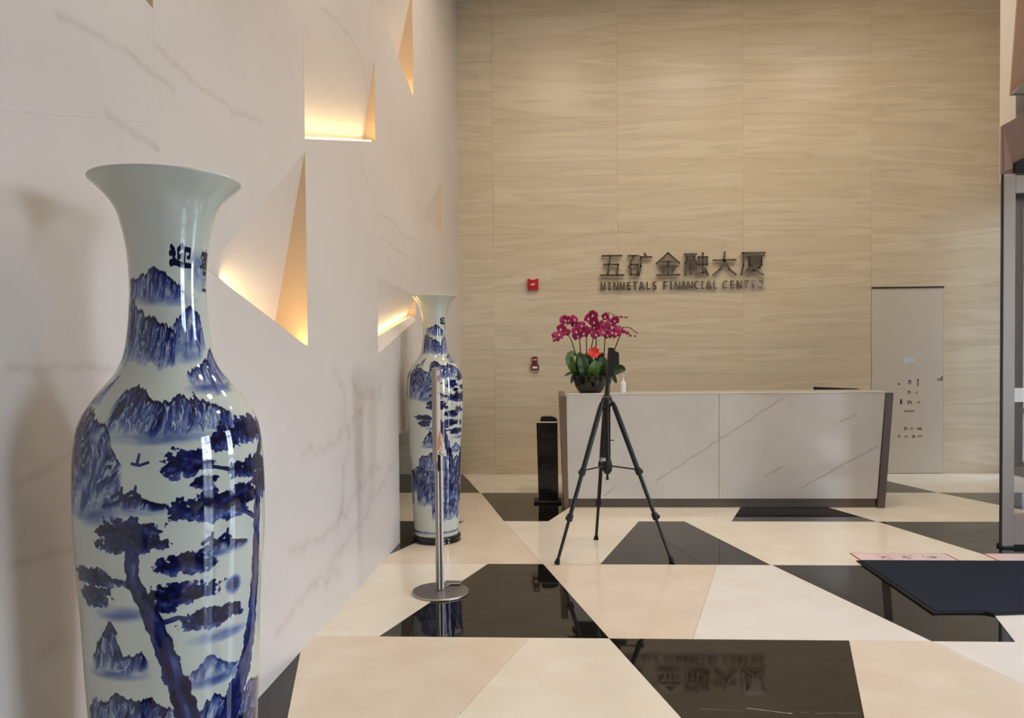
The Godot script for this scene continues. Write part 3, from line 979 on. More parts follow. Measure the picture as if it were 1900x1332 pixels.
func build_desk() -> void:
	var f := 7.157
	var t := thing("reception_desk", "long white marble reception desk framed in dark metal below the sign", "desk", P(1.65, 0, f))
	t.position = Vector3.ZERO
	# two marble slabs; their outer edges lean inwards towards the floor
	for s in [[0.170, 1.597, 1.592, 0.183], [1.601, 3.126, 3.049, 1.596]]:
		var st := mb()
		prism(st, pv([s[0], 1.072, s[1], 1.072, s[2], 0.087, s[3], 0.087]), P(0, 0, f), Vector3.RIGHT, Vector3.UP, Vector3(0, 0, 1), 0.03, Transform2D(Vector2(1 / 2.96, 0), Vector2(0, -1 / 0.985), Vector2(-0.17 / 2.96, 1.072 / 0.985)))
		obj("front_panel", st, M.desk_marble, t)
	var st := mb()
	prism(st, pv([0.104, 1.062, 0.168, 1.062, 0.181, 0.0, 0.14, 0.0]), P(0, 0, f - 0.012), Vector3.RIGHT, Vector3.UP, Vector3(0, 0, 1), 0.9)
	obj("end_panel", st, M.bronze, t)
	st = mb()
	prism(st, pv([3.128, 1.072, 3.195, 1.072, 3.118, 0.0, 3.051, 0.0]), P(0, 0, f - 0.012), Vector3.RIGHT, Vector3.UP, Vector3(0, 0, 1), 0.9)
	obj("end_panel", st, M.dark_bronze, t)
	st = mb()
	slab(st, 0.182, 3.05, 0.0, 0.085, f + 0.02, f + 0.06, 0.002)
	obj("plinth", st, M.dark_bronze, t)
	st = mb()
	slab(st, 0.17, 3.127, 1.072, 1.086, f - 0.004, f + 0.36, 0.003)
	obj("counter_ledge", st, M.desk_marble, t)
	st = mb()
	slab(st, 0.18, 3.05, 0.72, 0.75, f + 0.06, f + 0.86, 0.003)
	obj("worktop", st, M.white, t)
	st = mb()
	slab(st, 0.19, 3.04, 0.06, 1.07, f + 0.032, f + 0.05)
	obj("carcass", st, M.dark_bronze, t)
	# a monitor on the worktop, of which only the upper corner shows over the ledge
	var m := thing("monitor", "thin black screen edge just showing above the right end of the desk", "monitor", P(3.0, 0.752, 7.78), 0.0)
	st = mb()
	box(st, Vector3(-0.1, 0.215, 0), Vector3(0.44, 0.25, 0.022), 0.004, Basis(Vector3(0, 0, 1), -0.05))
	obj("screen", st, M.black, m)
	st = mb()
	box(st, Vector3(-0.1, 0.05, 0.03), Vector3(0.04, 0.11, 0.02), 0.003)
	obj("neck", st, M.black, m)
	st = mb()
	box(st, Vector3(-0.1, 0.006, 0.02), Vector3(0.2, 0.012, 0.14), 0.003)
	obj("foot", st, M.black, m)

func build_tower() -> void:
	var t := thing("floor_unit", "slim black upright unit with a rounded top, standing left of the desk", "floor unit", P(-0.008, 0, 7.44))
	var st := mb()
	prism(st, pv([-0.098, 0.09, 0.098, 0.09, 0.094, 0.782, -0.112, 0.782]), Vector3(0, 0, 0.06), Vector3.RIGHT, Vector3.UP, Vector3(0, 0, 1), 0.14)
	obj("body", st, M.black_gloss, t)
	st = mb()
	box(st, Vector3(-0.006, 0.79, -0.01), Vector3(0.206, 0.014, 0.145), 0.004)
	obj("trim", st, M.steel, t)
	st = mb()
	prism(st, pv([-0.075, 0.797, 0.092, 0.797, 0.092, 0.815, 0.07, 0.835, 0.03, 0.846, -0.045, 0.848, -0.07, 0.838]), Vector3(0, 0, 0.05), Vector3.RIGHT, Vector3.UP, Vector3(0, 0, 1), 0.12)
	obj("lid", st, M.black, t)
	st = mb()
	box(st, Vector3(0.0, 0.055, -0.02), Vector3(0.19, 0.07, 0.13), 0.006)
	obj("plinth", st, M.black, t)
	st = mb()
	box(st, Vector3(-0.008, 0.012, 0.0), Vector3(0.27, 0.024, 0.2), 0.006)
	obj("base_plate", st, M.black_matte, t)
	for h in [0.66, 0.52, 0.36]:
		st = mb()
		box(st, Vector3(0.0, h, 0.061), Vector3(0.13, 0.05, 0.003), 0.001)
		obj("recess_panel", st, M.black_matte, t)

func build_stand() -> void:
	var t := thing("sign_stand", "silver post on a round base with a narrow sign board, before the far vase", "stand", P(-0.682, 0, 4.632))
	var st := mb()
	lathe(st, pv([0.0, 0.0, 0.178, 0.0, 0.179, 0.004, 0.176, 0.011, 0.168, 0.014, 0.0, 0.016]), 72)
	obj("base", st, M.steel, t)
	st = mb()
	box(st, Vector3(-0.012, 0.45, 0), Vector3(0.027, 0.87, 0.03), 0.006)
	box(st, Vector3(0.013, 0.45, 0.0), Vector3(0.022, 0.87, 0.022), 0.008)
	obj("pole", st, M.steel, t)
	st = mb()
	box(st, Vector3(-0.014, 1.11, -0.01), Vector3(0.03, 0.575, 0.2), 0.004, Basis(Vector3.UP, 0.04))
	obj("board", st, M.metal, t)
	# the printed sheet on the board's side face
	var img := Image.create(128, 360, false, Image.FORMAT_RGB8)
	img.fill(rgb(232, 208, 200))
	for r in [[14, 22, 44, 24], [70, 22, 44, 24], [40, 92, 40, 12], [20, 150, 90, 4], [20, 166, 90, 4], [20, 182, 80, 4]]:
		img.fill_rect(Rect2i(r[0], r[1], r[2], r[3]), rgb(84, 64, 58) if r[1] < 120 else rgb(204, 180, 174))
	for y in range(262, 360):
		for x in 128:
			if y > 290 - x * 0.22 and y < 350 - absf(x - 50) * 0.2:
				img.set_pixel(x, y, rgb(214, 122, 82))
	var sheet := plain(Color.WHITE, 0.4)
	sheet.albedo_texture = ImageTexture.create_from_image(img)
	st = mb()
	var bs := Basis(Vector3.UP, 0.04)
	var c := Vector3(-0.014, 1.11, -0.01)
	quad(st, c + bs * Vector3(0.0165, 0.27, 0.09), c + bs * Vector3(0.0165, 0.27, -0.09), c + bs * Vector3(0.0165, -0.24, -0.09), c + bs * Vector3(0.0165, -0.24, 0.09), bs * Vector3.RIGHT)
	var back := c + bs * Vector3(0.0152, 0.015, 0)
	box(st, back, Vector3(0.0012, 0.51, 0.18), 0.0, bs)
	obj("sheet", st, sheet, t, "pinkish printed sheet with an orange foot")
	st = mb()
	box(st, Vector3(0.004, 0.82, 0.02), Vector3(0.05, 0.1, 0.06), 0.008)
	obj("bracket", st, M.steel, t)
	st = mb()
	box(st, Vector3(0.01, 0.815, 0.052), Vector3(0.016, 0.1, 0.006), 0.002)
	obj("slot", st, M.black, t)
	st = mb()
	box(st, Vector3(0.066, 0.024, -0.12), Vector3(0.1, 0.012, 0.06), 0.004)
	obj("pedal", st, M.steel, t)
	st = mb()
	tube(st, [Vector3(0.0, 0.02, -0.03), Vector3(0.05, 0.022, -0.1)], [0.006, 0.006])
	obj("pedal_lever", st, M.steel, t)

func build_tripod() -> void:
	var c := P(0.424, 0, 5.51)
	var t := thing("tripod", "black camera tripod standing on the tiles before the reception desk", "tripod", c)
	var hub := Vector3(0, 1.125, 0)
	var st := mb()
	lathe(st, pv([0.0, 1.075, 0.03, 1.08, 0.042, 1.1, 0.044, 1.125, 0.034, 1.15, 0.022, 1.168, 0.0, 1.17]), 20)
	obj("hub", st, M.black, t)
	var feet := [P(0.048, 0, 5.256) - c, P(0.859, 0, 5.322) - c, P(0.366, 0, 5.951) - c]
	for f in feet:
		var out: Vector3 = Vector3(f.x, 0, f.z).normalized()
		var a: Vector3 = hub + out * 0.045 + Vector3(0, -0.005, 0)
		var lg := mb()
		var p1: Vector3 = a.lerp(f, 0.44)
		var p2: Vector3 = a.lerp(f, 0.72)
		tube(lg, [a, a.lerp(f, 0.04), p1], [0.012, 0.019, 0.018], 12)
		tube(lg, [p1, p2], [0.0145, 0.0145], 12)
		tube(lg, [p2, a.lerp(f, 0.975)], [0.0115, 0.0115], 12)
		var leg := obj("leg", lg, M.black, t)
		for k in [p1, p2]:
			var lk := mb()
			var dirv: Vector3 = (f - a).normalized()
			tube(lk, [k - dirv * 0.026, k - dirv * 0.02, k + dirv * 0.02, k + dirv * 0.026], [0.016, 0.023, 0.023, 0.016], 12)
			ball(lk, k + out * 0.022, Vector3(0.013, 0.017, 0.013), 10)
			obj("leg_lock", lk, M.black_matte, leg)
		var ft := mb()
		tube(ft, [a.lerp(f, 0.965), a.lerp(f, 0.98), f + Vector3(0, 0.004, 0)], [0.0125, 0.017, 0.021], 12)
		obj("foot", ft, M.rubber, leg)
		var br := mb()
		tube(br, [Vector3(0, 0.655, 0), a.lerp(f, 0.43)], [0.006, 0.006], 8)
		obj("brace", br, M.black, t)
	st = mb()
	tube(st, [Vector3(0, 0.62, 0), Vector3(0, 1.09, 0)], [0.024, 0.026], 16)
	obj("centre_column", st, M.black, t)
	st = mb()
	lathe(st, pv([0.0, 0.59, 0.02, 0.595, 0.034, 0.62, 0.036, 0.66, 0.03, 0.69, 0.0, 0.69]), 16)
	obj("column_collar", st, M.black_matte, t)
	st = mb()
	tube(st, [Vector3(0, 0.55, 0), Vector3(0, 0.57, 0), Vector3(0, 0.6, 0)], [0.012, 0.009, 0.009], 10)
	obj("ballast_hook", st, M.black, t)
	st = mb()
	tube(st, [Vector3(-0.02, 0.7, 0.02), Vector3(-0.05, 0.7, 0.035)], [0.017, 0.017], 14)
	obj("winding_knob", st, M.chrome, t, "bright metal winding knob")
	st = mb()
	tube(st, [Vector3(0.02, 0.84, 0.01), Vector3(0.05, 0.84, 0.012)], [0.004, 0.004], 6)
	obj("locking_pin", st, M.black, t)
	# tilted head with the clamp turned edge on
	st = mb()
	tube(st, [Vector3(0, 1.15, 0), Vector3(0.006, 1.24, 0), Vector3(0.02, 1.34, 0)], [0.02, 0.017, 0.019], 14)
	obj("neck", st, M.black, t)
	st = mb()
	prism(st, pv([-0.002, 1.3, 0.05, 1.31, 0.046, 1.385, 0.062, 1.39, 0.088, 1.386, 0.088, 1.475, 0.06, 1.49, 0.048, 1.512, 0.014, 1.514, 0.006, 1.43]), Vector3(0, 0, 0.03), Vector3.RIGHT, Vector3.UP, Vector3(0, 0, 1), 0.055)
	obj("tripod_head", st, M.black_matte, t)
	st = mb()
	tube(st, [Vector3(0.03, 1.33, -0.02), Vector3(0.035, 1.3, -0.1), Vector3(0.04, 1.25, -0.2)], [0.006, 0.006, 0.01], 8)
	obj("pan_handle", st, M.black, t)

func petal_patch(st: SurfaceTool, dir: float, length: float, width: float, cup: float, notch := 0.0) -> void:
	# a rounded petal in the xy plane, facing +z
	var rows := 5
	var cols := 4
	var g: Array = []
	for i in rows + 1:
		var t := float(i) / rows
		var half := width * 0.5 * pow(sin(PI * (0.08 + 0.84 * t)), 0.55)
		if i == 0:
			half = width * 0.08
		for j in cols + 1:
			var s := float(j) / cols * 2.0 - 1.0
			var y := t * length * (1.0 - 0.14 * s * s * t)
			var z := cup * (t * t) * length - 0.22 * width * s * s * 0.5
			g.append(Vector3(s * half, y, z).rotated(Vector3(0, 0, 1), dir))
	for i in rows:
		for j in cols:
			var a: Vector3 = g[i * (cols + 1) + j]
			var b: Vector3 = g[i * (cols + 1) + j + 1]
			var c: Vector3 = g[(i + 1) * (cols + 1) + j + 1]
			var d: Vector3 = g[(i + 1) * (cols + 1) + j]
			face4(st, a, b, c, d, Vector3(0, 0, 1))

func blossom_mesh(k: int) -> ArrayMesh:
	var st := mb()
	var r := 0.048 + 0.003 * k
	for a in [1.35, -1.35]:
		petal_patch(st, a, r, r * 1.25, 0.1 - 0.12 * k)
	for a in [0.0, 2.35, -2.35]:
		petal_patch(st, a + 0.1 * k, r * 0.95, r * 0.72, -0.12 + 0.1 * k)
	st.set_material(M.petal)
	var m := st.commit()
	st = mb()
	ball(st, Vector3(0, -0.006, 0.008), Vector3(0.007, 0.012, 0.008), 8)
	ball(st, Vector3(0.006, -0.012, 0.012), Vector3(0.004, 0.006, 0.004), 6)
	ball(st, Vector3(-0.006, -0.012, 0.012), Vector3(0.004, 0.006, 0.004), 6)
	st.set_material(M.throat)
	return st.commit(m)

func strap_leaf(p: Array, width: float, face: Vector3) -> SurfaceTool:
	var st := mb()
	var n := 8
	var c := Curve3D.new()
	for q in p:
		c.add_point(q)
	var pts: Array = []
	for i in n + 1:
		var t := float(i) / n
		var u: float = t * (p.size() - 1)
		var k := mini(int(u), p.size() - 2)
		var pre: Vector3 = p[maxi(k - 1, 0)]
		var post: Vector3 = p[mini(k + 2, p.size() - 1)]
		pts.append((p[k] as Vector3).cubic_interpolate(p[k + 1], pre, post, u - k))
	for i in n:
		var q: Array = []
		for j in [i, i + 1]:
			var t := float(j) / n
			var along: Vector3 = (pts[mini(j + 1, n)] - pts[maxi(j - 1, 0)]).normalized()
			var side := along.cross(face).normalized()
			var half := width * 0.5 * pow(maxf(sin(PI * (0.12 + 0.86 * t)), 0.02), 0.6)
			var dip := side.cross(along).normalized() * half * 0.35
			q.append([pts[j] - side * half + dip, pts[j], pts[j] + side * half + dip])
		face4(st, q[0][0], q[0][1], q[1][1], q[1][0], face)
		face4(st, q[0][1], q[0][2], q[1][2], q[1][1], face)
	return st

func build_orchid() -> void:
	var o := thing("potted_orchid", "magenta orchids with a red bloom in a black bowl on the desk", "plant", P(0.404, 1.086, 7.34))
	var st := mb()
	lathe(st, pv([0.0, 0.0, 0.098, 0.0, 0.106, 0.004, 0.128, 0.03, 0.15, 0.075, 0.163, 0.12, 0.168, 0.158, 0.172, 0.166, 0.166, 0.17, 0.156, 0.162, 0.15, 0.13, 0.0, 0.13]), 48)
	obj("bowl", st, M.black_gloss, o)
	st = mb()
	lathe(st, pv([0.152, 0.132, 0.12, 0.145, 0.06, 0.158, 0.0, 0.16]), 24)
	obj("moss", st, M.leaf, o)
	# picture-plane offsets in metres from the bowl's foot; the third number is towards the viewer
	var stems := [[[-0.07, 0.16, 0.0], [-0.1, 0.3, 0.0], [-0.16, 0.5, 0.02], [-0.2, 0.57, 0.02], [-0.28, 0.57, 0.05], [-0.33, 0.535, 0.07]],
		[[-0.06, 0.16, -0.03], [-0.075, 0.4, -0.03], [-0.085, 0.56, -0.02], [-0.12, 0.68, 0.0], [-0.18, 0.73, 0.02], [-0.24, 0.7, 0.04]],
		[[-0.02, 0.16, 0.02], [-0.015, 0.38, 0.02], [-0.02, 0.56, 0.03], [-0.04, 0.66, 0.04], [-0.1, 0.67, 0.06]],
		[[0.0, 0.16, -0.03], [0.025, 0.4, -0.03], [0.045, 0.5, -0.02], [0.06, 0.62, 0.0], [0.08, 0.76, 0.02], [0.03, 0.78, 0.05]],
		[[0.05, 0.16, 0.0], [0.07, 0.38, 0.0], [0.08, 0.56, 0.0], [0.12, 0.68, 0.02], [0.2, 0.77, 0.03], [0.27, 0.73, 0.05], [0.38, 0.72, 0.06]],
		[[0.11, 0.16, 0.02], [0.15, 0.34, 0.02], [0.158, 0.5, 0.02], [0.165, 0.6, 0.04], [0.21, 0.63, 0.06]],
		[[0.14, 0.16, -0.02], [0.25, 0.4, -0.02], [0.3, 0.53, -0.01], [0.34, 0.63, 0.01], [0.4, 0.62, 0.04], [0.45, 0.58, 0.05], [0.475, 0.565, 0.05]]]
	for s in stems:
		var p: Array = []
		var r: Array = []
		for q in s:
			p.append(Vector3(q[0] - 0.015, q[1], q[2]))
			r.append(lerpf(0.0062, 0.0032, float(r.size()) / s.size()))
		st = mb()
		tube(st, p, r, 7)
		obj("stem", st, M.stem, o)
	var kinds := [blossom_mesh(0), blossom_mesh(1), blossom_mesh(2)]
	rng.seed = 5
	for q in [[-0.335, 0.535], [-0.3, 0.56], [-0.275, 0.615], [-0.24, 0.7], [-0.2, 0.695], [-0.235, 0.585], [-0.155, 0.705], [-0.145, 0.66], [-0.12, 0.55], [-0.135, 0.59], [-0.085, 0.645], [-0.03, 0.6], [-0.055, 0.57], [-0.02, 0.715], [0.03, 0.745], [0.04, 0.68], [0.055, 0.56], [0.075, 0.6], [0.05, 0.63], [0.15, 0.73], [0.13, 0.65], [0.16, 0.61], [0.12, 0.58], [0.17, 0.555], [0.205, 0.67], [0.24, 0.69], [0.27, 0.61], [0.245, 0.57], [0.215, 0.575]]:
		var b := MeshInstance3D.new()
		b.name = numbered("blossom", o)
		b.mesh = kinds[rng.randi() % 3]
		o.add_child(b, true)
		b.position = Vector3(q[0], q[1], rng.randf_range(-0.03, 0.09))
		b.rotation = Vector3(rng.randf_range(-0.45, 0.35), rng.randf_range(-0.95, 0.95), rng.randf_range(-0.5, 0.5))
		b.scale = Vector3.ONE * rng.randf_range(0.95, 1.15)
	for q in [[0.325, 0.585, 0.02, 0], [0.36, 0.57, 0.016, 0], [0.385, 0.545, 0.011, 1], [0.43, 0.54, 0.009, 1], [0.3, 0.725, 0.012, 0], [0.345, 0.718, 0.009, 0]]:
		st = mb()
		ball(st, Vector3(q[0], q[1], 0.05), Vector3(q[2] * 1.2, q[2], q[2]), 10)
		obj("bud", st, M.stem if q[3] else M.petal, o)
	# strap leaves
	for l in [[[[-0.1, 0.15, 0.04], [-0.17, 0.24, 0.06], [-0.2, 0.33, 0.06], [-0.17, 0.375, 0.05], [-0.14, 0.36, 0.04]], 0.085, 1],
			[[[-0.12, 0.16, 0.05], [-0.18, 0.19, 0.08], [-0.25, 0.165, 0.1]], 0.035, 0], [[[-0.12, 0.15, 0.02], [-0.165, 0.15, 0.05], [-0.185, 0.09, 0.06]], 0.04, 0],
			[[[0.12, 0.15, 0.04], [0.2, 0.2, 0.07], [0.28, 0.225, 0.08], [0.33, 0.21, 0.09]], 0.1, 0], [[[0.13, 0.15, 0.05], [0.2, 0.17, 0.08], [0.245, 0.09, 0.1]], 0.055, 0],
			[[[0.1, 0.15, -0.02], [0.19, 0.26, 0.0], [0.25, 0.315, 0.02], [0.265, 0.28, 0.03]], 0.06, 0], [[[0.0, 0.14, 0.1], [0.03, 0.22, 0.16], [0.05, 0.31, 0.15]], 0.11, 1],
			[[[-0.04, 0.14, 0.1], [-0.07, 0.24, 0.14], [-0.09, 0.34, 0.1]], 0.1, 0], [[[-0.08, 0.14, 0.04], [-0.1, 0.28, 0.06], [-0.1, 0.39, 0.03]], 0.09, 0], [[[0.02, 0.14, 0.05], [-0.02, 0.3, 0.08], [-0.03, 0.385, 0.06]], 0.1, 0],
			[[[0.08, 0.14, 0.06], [0.11, 0.26, 0.09], [0.12, 0.345, 0.07]], 0.1, 0], [[[0.06, 0.14, -0.06], [0.09, 0.3, -0.06], [0.13, 0.38, -0.05]], 0.1, 0], [[[-0.05, 0.14, -0.08], [-0.06, 0.3, -0.07], [-0.13, 0.37, -0.05]], 0.1, 0],
			[[[-0.1, 0.15, 0.0], [-0.14, 0.24, 0.03], [-0.16, 0.28, 0.03]], 0.08, 0], [[[0.13, 0.15, 0.0], [0.17, 0.25, 0.02], [0.18, 0.32, 0.02]], 0.08, 0]]:
		var p: Array = []
		for q in l[0]:
			p.append(Vector3(q[0], q[1], q[2]))
		obj("leaf", strap_leaf(p, l[1], Vector3(0.0, 0.25, 1).normalized()), M.leaf_light if l[2] else M.leaf, o)
	st = mb()
	for a in 7:
		var s2 := mb()
		petal_patch(s2, TAU * a / 7.0, 0.055 + 0.006 * (a % 3), 0.052, 0.25 - 0.2 * (a % 2))
		st.append_from(s2.commit(), 0, Transform3D(Basis(Vector3.RIGHT, -0.25), Vector3(0.035, 0.385, 0.1)))
	obj("red_bloom", st, M.flower_red, o, "bright red bloom amid the leaves")
	# a bottle beside it
	var b := thing("pump_bottle", "small white pump bottle on the desk beside the orchids", "bottle", P(0.712, 1.086, 7.25))
	st = mb()
	lathe(st, pv([0.0, 0.0, 0.026, 0.0, 0.028, 0.004, 0.028, 0.085, 0.024, 0.1, 0.012, 0.112, 0.011, 0.122, 0.0, 0.122]), 24)
	obj("body", st, M.white, b)
	st = mb()
	lathe(st, pv([0.0, 0.12, 0.012, 0.121, 0.012, 0.138, 0.004, 0.14, 0.004, 0.162, 0.008, 0.164, 0.008, 0.172, 0.0, 0.174]), 16)
	tube(st, [Vector3(0, 0.168, 0), Vector3(0.012, 0.167, 0.018)], [0.004, 0.003], 8)
	obj("pump", st, M.white, b)

func build_wall_items() -> void:
	var t := thing("fire_alarm", "red square fire alarm sounder high on the beige wall", "alarm", P(-0.174, 2.292, BACK))
	var st := mb()
	prism(st, pv([-0.064, -0.066, 0.064, -0.066, 0.066, 0.062, 0.034, 0.062, 0.028, 0.05, -0.028, 0.05, -0.034, 0.062, -0.066, 0.062]), Vector3(0, 0, 0.05), Vector3.RIGHT, Vector3.UP, Vector3(0, 0, 1), 0.05)
	obj("housing", st, M.red, t)
	st = mb()
	box(st, Vector3(-0.004, -0.008, 0.052), Vector3(0.05, 0.018, 0.008), 0.003)
	ball(st, Vector3(0.012, -0.0, 0.054), Vector3(0.012, 0.012, 0.006), 10)
	obj("strobe", st, M.white, t)
	t = thing("call_point", "small dark red manual call point below the fire alarm", "alarm", P(-0.16, 1.34, BACK))
	st = mb()
	box(st, Vector3(0, 0.042, 0.02), Vector3(0.066, 0.08, 0.04), 0.005)
	obj("upper_box", st, M.dark_red, t)
	st = mb()
	prism(st, pv([-0.048, -0.08, 0.048, -0.08, 0.05, -0.03, 0.034, 0.0, -0.034, 0.0, -0.05, -0.03]), Vector3(0, 0, 0.045), Vector3.RIGHT, Vector3.UP, Vector3(0, 0, 1), 0.045)
	obj("lower_box", st, M.dark_red, t)
	st = mb()
	box(st, Vector3(0, -0.048, 0.047), Vector3(0.062, 0.026, 0.006), 0.002)
	obj("break_window", st, M.white, t)
	st = mb()
	box(st, Vector3(0, 0.045, 0.041), Vector3(0.046, 0.012, 0.004), 0.001)
	obj("slot", st, M.white, t)
	# clear notice stuck on the service door: small dark pictograms in rows
	var n := thing("notice", "clear notice with rows of small dark symbols on the service door", "notice", P(4.25, 0, 9.1))
	var marks := [[0.005, 1.08, 0.03, 0.05], [0.1, 1.075, 0.016, 0.09], [-0.12, 1.06, 0.03, 0.018], [0.0, 0.96, 0.03, 0.035], [0.085, 0.955, 0.018, 0.025], [-0.095, 0.85, 0.02, 0.06], [0.005, 0.84, 0.045, 0.04], [0.11, 0.84, 0.03, 0.03], [0.0, 0.74, 0.11, 0.016],
		[-0.04, 0.53, 0.03, 0.035], [0.03, 0.53, 0.022, 0.028], [0.12, 0.53, 0.05, 0.028], [-0.115, 0.44, 0.022, 0.035], [-0.035, 0.44, 0.034, 0.02], [0.05, 0.44, 0.034, 0.03], [0.125, 0.44, 0.04, 0.03], [0.33, 1.11, 0.02, 0.03], [0.352, 1.11, 0.016, 0.03], [0.375, 1.12, 0.018, 0.055]]
	for k in marks.size():
		var q: Array = marks[k]
		st = mb()
		if k % 3 == 2 or q[2] > 0.09:
			box(st, Vector3(q[0], q[1], 0.0), Vector3(q[2], q[3], 0.003), 0.0)
		else:
			# a little open frame with a bar, like a printed pictogram
			box(st, Vector3(q[0] - q[2] * 0.4, q[1], 0), Vector3(q[2] * 0.25, q[3], 0.003), 0.0)
			box(st, Vector3(q[0] + q[2] * 0.05, q[1] + q[3] * 0.36, 0), Vector3(q[2] * 0.75, q[3] * 0.26, 0.003), 0.0)
			box(st, Vector3(q[0] + q[2] * 0.36, q[1] - q[3] * 0.12, 0), Vector3(q[2] * 0.25, q[3] * 0.6, 0.003), 0.0)
		obj("printed_symbol", st, M.print_dark if q[3] > 0.034 and k != 8 else M.print_pale, n)
	t = thing("door_sticker", "pair of pale blue round stickers on the service door", "sticker", P(4.22, 1.335, 9.1))
	for q in [[0.0, 0.0, 0.046, 0.046], [0.066, 0.004, 0.03, 0.03]]:
		st = mb()
		lathe(st, pv([0.0, -0.001, q[2] - 0.004, -0.001, q[2], 0.0, q[2], 0.002, 0.0, 0.003]), 24, Vector3(q[0], q[1], 0.0), Basis(Vector3.RIGHT, PI / 2))
		obj("disc", st, plain(rgb(206, 222, 234), 0.35), t)

func build_sign() -> void:
	var t := thing("building_sign", "raised polished metal sign in Chinese characters over a line of capitals", "sign", P(0, 0, BACK))
	var chars := [
		[[.1, .92, .9, .92], [.44, .92, .32, .08], [.16, .54, .76, .54, .7, .08], [.02, .07, .98, .07]],
		[[.02, .9, .44, .9], [.24, .9, .03, .4], [.12, .52, .4, .52, .4, .08, .12, .08, .12, .52], [.7, 1., .74, .9], [.52, .84, .98, .84], [.54, .84, .53, .45, .44, .03]],
		[[.5, 1., .03, .56], [.5, 1., .97, .56], [.26, .62, .74, .62], [.14, .42, .86, .42], [.5, .62, .5, .06], [.25, .34, .33, .16], [.76, .34, .67, .16], [.04, .05, .96, .05]],
		[[.02, .94, .5, .94], [.1, .84, .42, .84, .42, .68, .1, .68, .1, .84], [.05, .03, .05, .58, .48, .58, .48, .03], [.18, .5, .22, .4], [.36, .5, .31, .4], [.14, .32, .4, .32], [.27, .32, .27, .05], [.6, .8, .94, .8, .94, .48, .6, .48, .6, .8], [.77, .98, .77, .12], [.56, .1, .92, .16], [.86, .28, .98, .03]],
		[[.05, .66, .95, .66], [.5, 1., .48, .6, .3, .25, .04, .03], [.5, .62, .7, .25, .96, .03]],
		[[.06, .95, .98, .95], [.1, .95, .1, .4, .02, .03], [.24, .84, .94, .84], [.34, .73, .84, .73, .84, .42, .34, .42, .34, .73], [.34, .62, .84, .62], [.34, .52, .84, .52], [.46, .4, .22, .22], [.42, .32, .78, .32, .25, .02], [.42, .24, .92, .02]]]
	var cw := 0.285
	var ch := 0.272
	for k in 6:
		var st := mb()
		var x0 := 0.625 + k * (2.561 - 0.62 - cw) / 5.0
		for s in chars[k]:
			for i in range(0, s.size() - 2, 2):
				var a := Vector2(x0 + s[i] * cw, 2.363 + s[i + 1] * ch)
				var b := Vector2(x0 + s[i + 2] * cw, 2.363 + s[i + 3] * ch)
				var dir := (b - a).normalized()
				var len := a.distance_to(b) + 0.02
				var mid := (a + b) / 2
				var bs := Basis(Vector3(dir.x, dir.y, 0), Vector3(-dir.y, dir.x, 0), Vector3(0, 0, 1))
				box(st, Vector3(mid.x, mid.y, 0.04), Vector3(len, 0.024, 0.03), 0.002, bs)
		obj("character", st, M.sign_metal, t)
	var font := SystemFont.new()
	font.font_names = PackedStringArray(["Droid Sans"])
	font.font_weight = 700
	for wd in [["MINMETALS", 0.622, 1.31], ["FINANCIAL", 1.356, 2.017], ["CENTER", 2.055, 2.56]]:
		var text: String = wd[0]
		var step: float = (wd[2] - wd[1]) / text.length()
		for k in text.length():
			var tm := TextMesh.new()
			tm.text = text[k]
			tm.font = font
			tm.font_size = 64
			tm.pixel_size = 0.00205
			tm.depth = 0.018
			tm.material = M.sign_metal
			var o := MeshInstance3D.new()
			o.mesh = tm
			o.name = numbered("letter", t)
			t.add_child(o, true)
			o.position = Vector3(wd[1] + step * (k + 0.5), 2.252, 0.032)
			o.scale.x = 0.62 if text[k] == "M" else 0.85

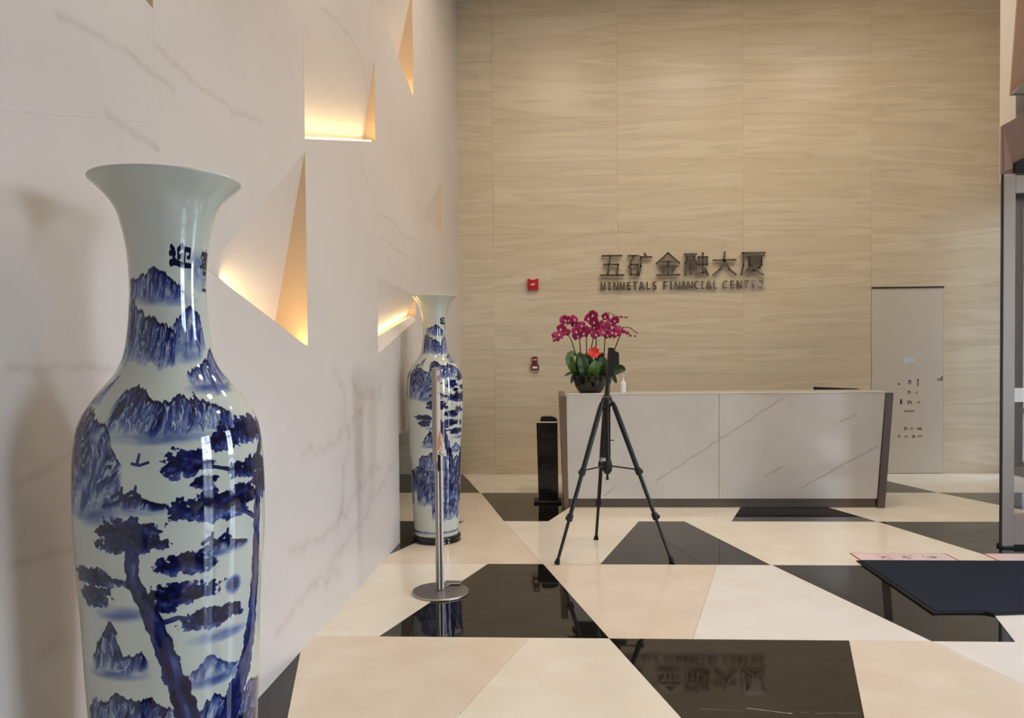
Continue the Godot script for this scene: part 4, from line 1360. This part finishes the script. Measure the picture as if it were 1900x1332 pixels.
func build_floor_items() -> void:
	var t := thing("entrance_mat", "navy blue entrance mat with a black rubber edge on the floor", "mat", Vector3.ZERO)
	var st := mb()
	prism(st, pv([2.165, 5.345, 5.35, 5.345, 5.35, 4.315, 2.64, 4.315, 2.47, 4.296, 2.428, 4.328, 2.19, 4.324, 2.165, 4.318]), Vector3(0, 0.014, 0), Vector3.RIGHT, Vector3.FORWARD, Vector3.UP, 0.013)
	obj("pile", st, M.navy, t)
	st = mb()
	prism(st, pv([2.142, 5.356, 5.36, 5.356, 5.36, 4.302, 2.64, 4.302, 2.467, 4.283, 2.428, 4.314, 2.19, 4.31, 2.14, 4.3]), Vector3(0, 0.009, 0), Vector3.RIGHT, Vector3.FORWARD, Vector3.UP, 0.008)
	obj("rubber_edge", st, M.rubber, t)
	for s in [[2.178, 2.861, "long pink and white floor sticker just beyond the mat's outer corner", 0], [3.122, 3.80, "pink and white floor sticker in front of the glass doors", 1]]:
		var img := Image.create(512, 150, false, Image.FORMAT_RGB8)
		img.fill(rgb(238, 214, 212))
		img.fill_rect(Rect2i(0, 0, 9, 150), rgb(176, 36, 46))
		img.fill_rect(Rect2i(503, 0, 9, 150), rgb(176, 36, 46))
		img.fill_rect(Rect2i(0, 0, 512, 6), rgb(196, 120, 120))
		rng.seed = 3 + s[3]
		if s[3] == 0:
			for cx in [150, 270, 390]:
				for k in 9:
					img.fill_rect(Rect2i(cx - 34 + rng.randi() % 60, 46 + rng.randi() % 60, 6 + rng.randi() % 22, 5 + rng.randi() % 12), rgb(112, 84, 82))
		else:
			img.fill_rect(Rect2i(200, 50, 120, 60), rgb(150, 136, 146))
			img.fill_rect(Rect2i(350, 50, 110, 60), rgb(180, 164, 172))
		var m := plain(Color.WHITE, 0.35)
		m.albedo_texture = ImageTexture.create_from_image(img)
		st = mb()
		prism(st, pv([s[0], 5.372, s[1], 5.372, s[1], 5.576, s[0], 5.576]), Vector3(0, 0.0012, 0), Vector3.RIGHT, Vector3.FORWARD, Vector3.UP, 0.001, Transform2D(Vector2(1 / (s[1] - s[0]), 0), Vector2(0, -1 / 0.204), Vector2(-s[0] / (s[1] - s[0]), 5.576 / 0.204)))
		tag(obj("floor_sticker", st, m), s[2], "sticker", "")

func _ready() -> void:
	# camera: level with the eye at 1.5 m, a little yaw, pitch and roll, lens shifted
	var cam := Camera3D.new()
	cam.name = "camera"
	add_child(cam)
	cam.near = 0.05
	cam.far = 200.0
	cam.projection = Camera3D.PROJECTION_FRUSTUM
	cam.size = 2.0 * 666.0 / 1400.0 * cam.near
	cam.frustum_offset = Vector2(0.0, 15.77 / 1400.0 * cam.near)
	cam.position = Vector3(0, 1.5, 0)
	cam.basis = Basis(Vector3.UP, atan(0.048)) * Basis(Vector3.RIGHT, deg_to_rad(-1.3)) * Basis(Vector3.BACK, -0.0095)
	cam.current = true
	var we := WorldEnvironment.new()
	we.name = "environment"
	var e := Environment.new()
	e.background_mode = Environment.BG_SKY
	var sky := ProceduralSkyMaterial.new()
	sky.sky_top_color = Color(0.68, 0.76, 0.87)
	sky.sky_horizon_color = Color(0.87, 0.91, 0.945)
	sky.ground_bottom_color = Color(0.4, 0.4, 0.4)
	sky.ground_horizon_color = Color(0.55, 0.56, 0.57)
	sky.sky_energy_multiplier = 3.4
	sky.ground_energy_multiplier = 1.2
	e.sky = Sky.new()
	e.sky.sky_material = sky
	e.tonemap_mode = Environment.TONE_MAPPER_LINEAR
	e.tonemap_exposure = 1.85
	e.sdfgi_enabled = true
	e.ssao_enabled = true
	e.ssil_enabled = true
	we.environment = e
	add_child(we)
	make_materials()
	M.sign_metal = plain(rgb(176, 168, 156), 0.22, 0.9)
	build_lamps()
	build_floor()
	build_wall_left()
	build_wall_back()
	build_shell()
	build_entrance()
	build_vases()
	build_desk()
	build_tripod()
	build_stand()
	build_orchid()
	build_tower()
	build_wall_items()
	build_sign()
	build_floor_items()
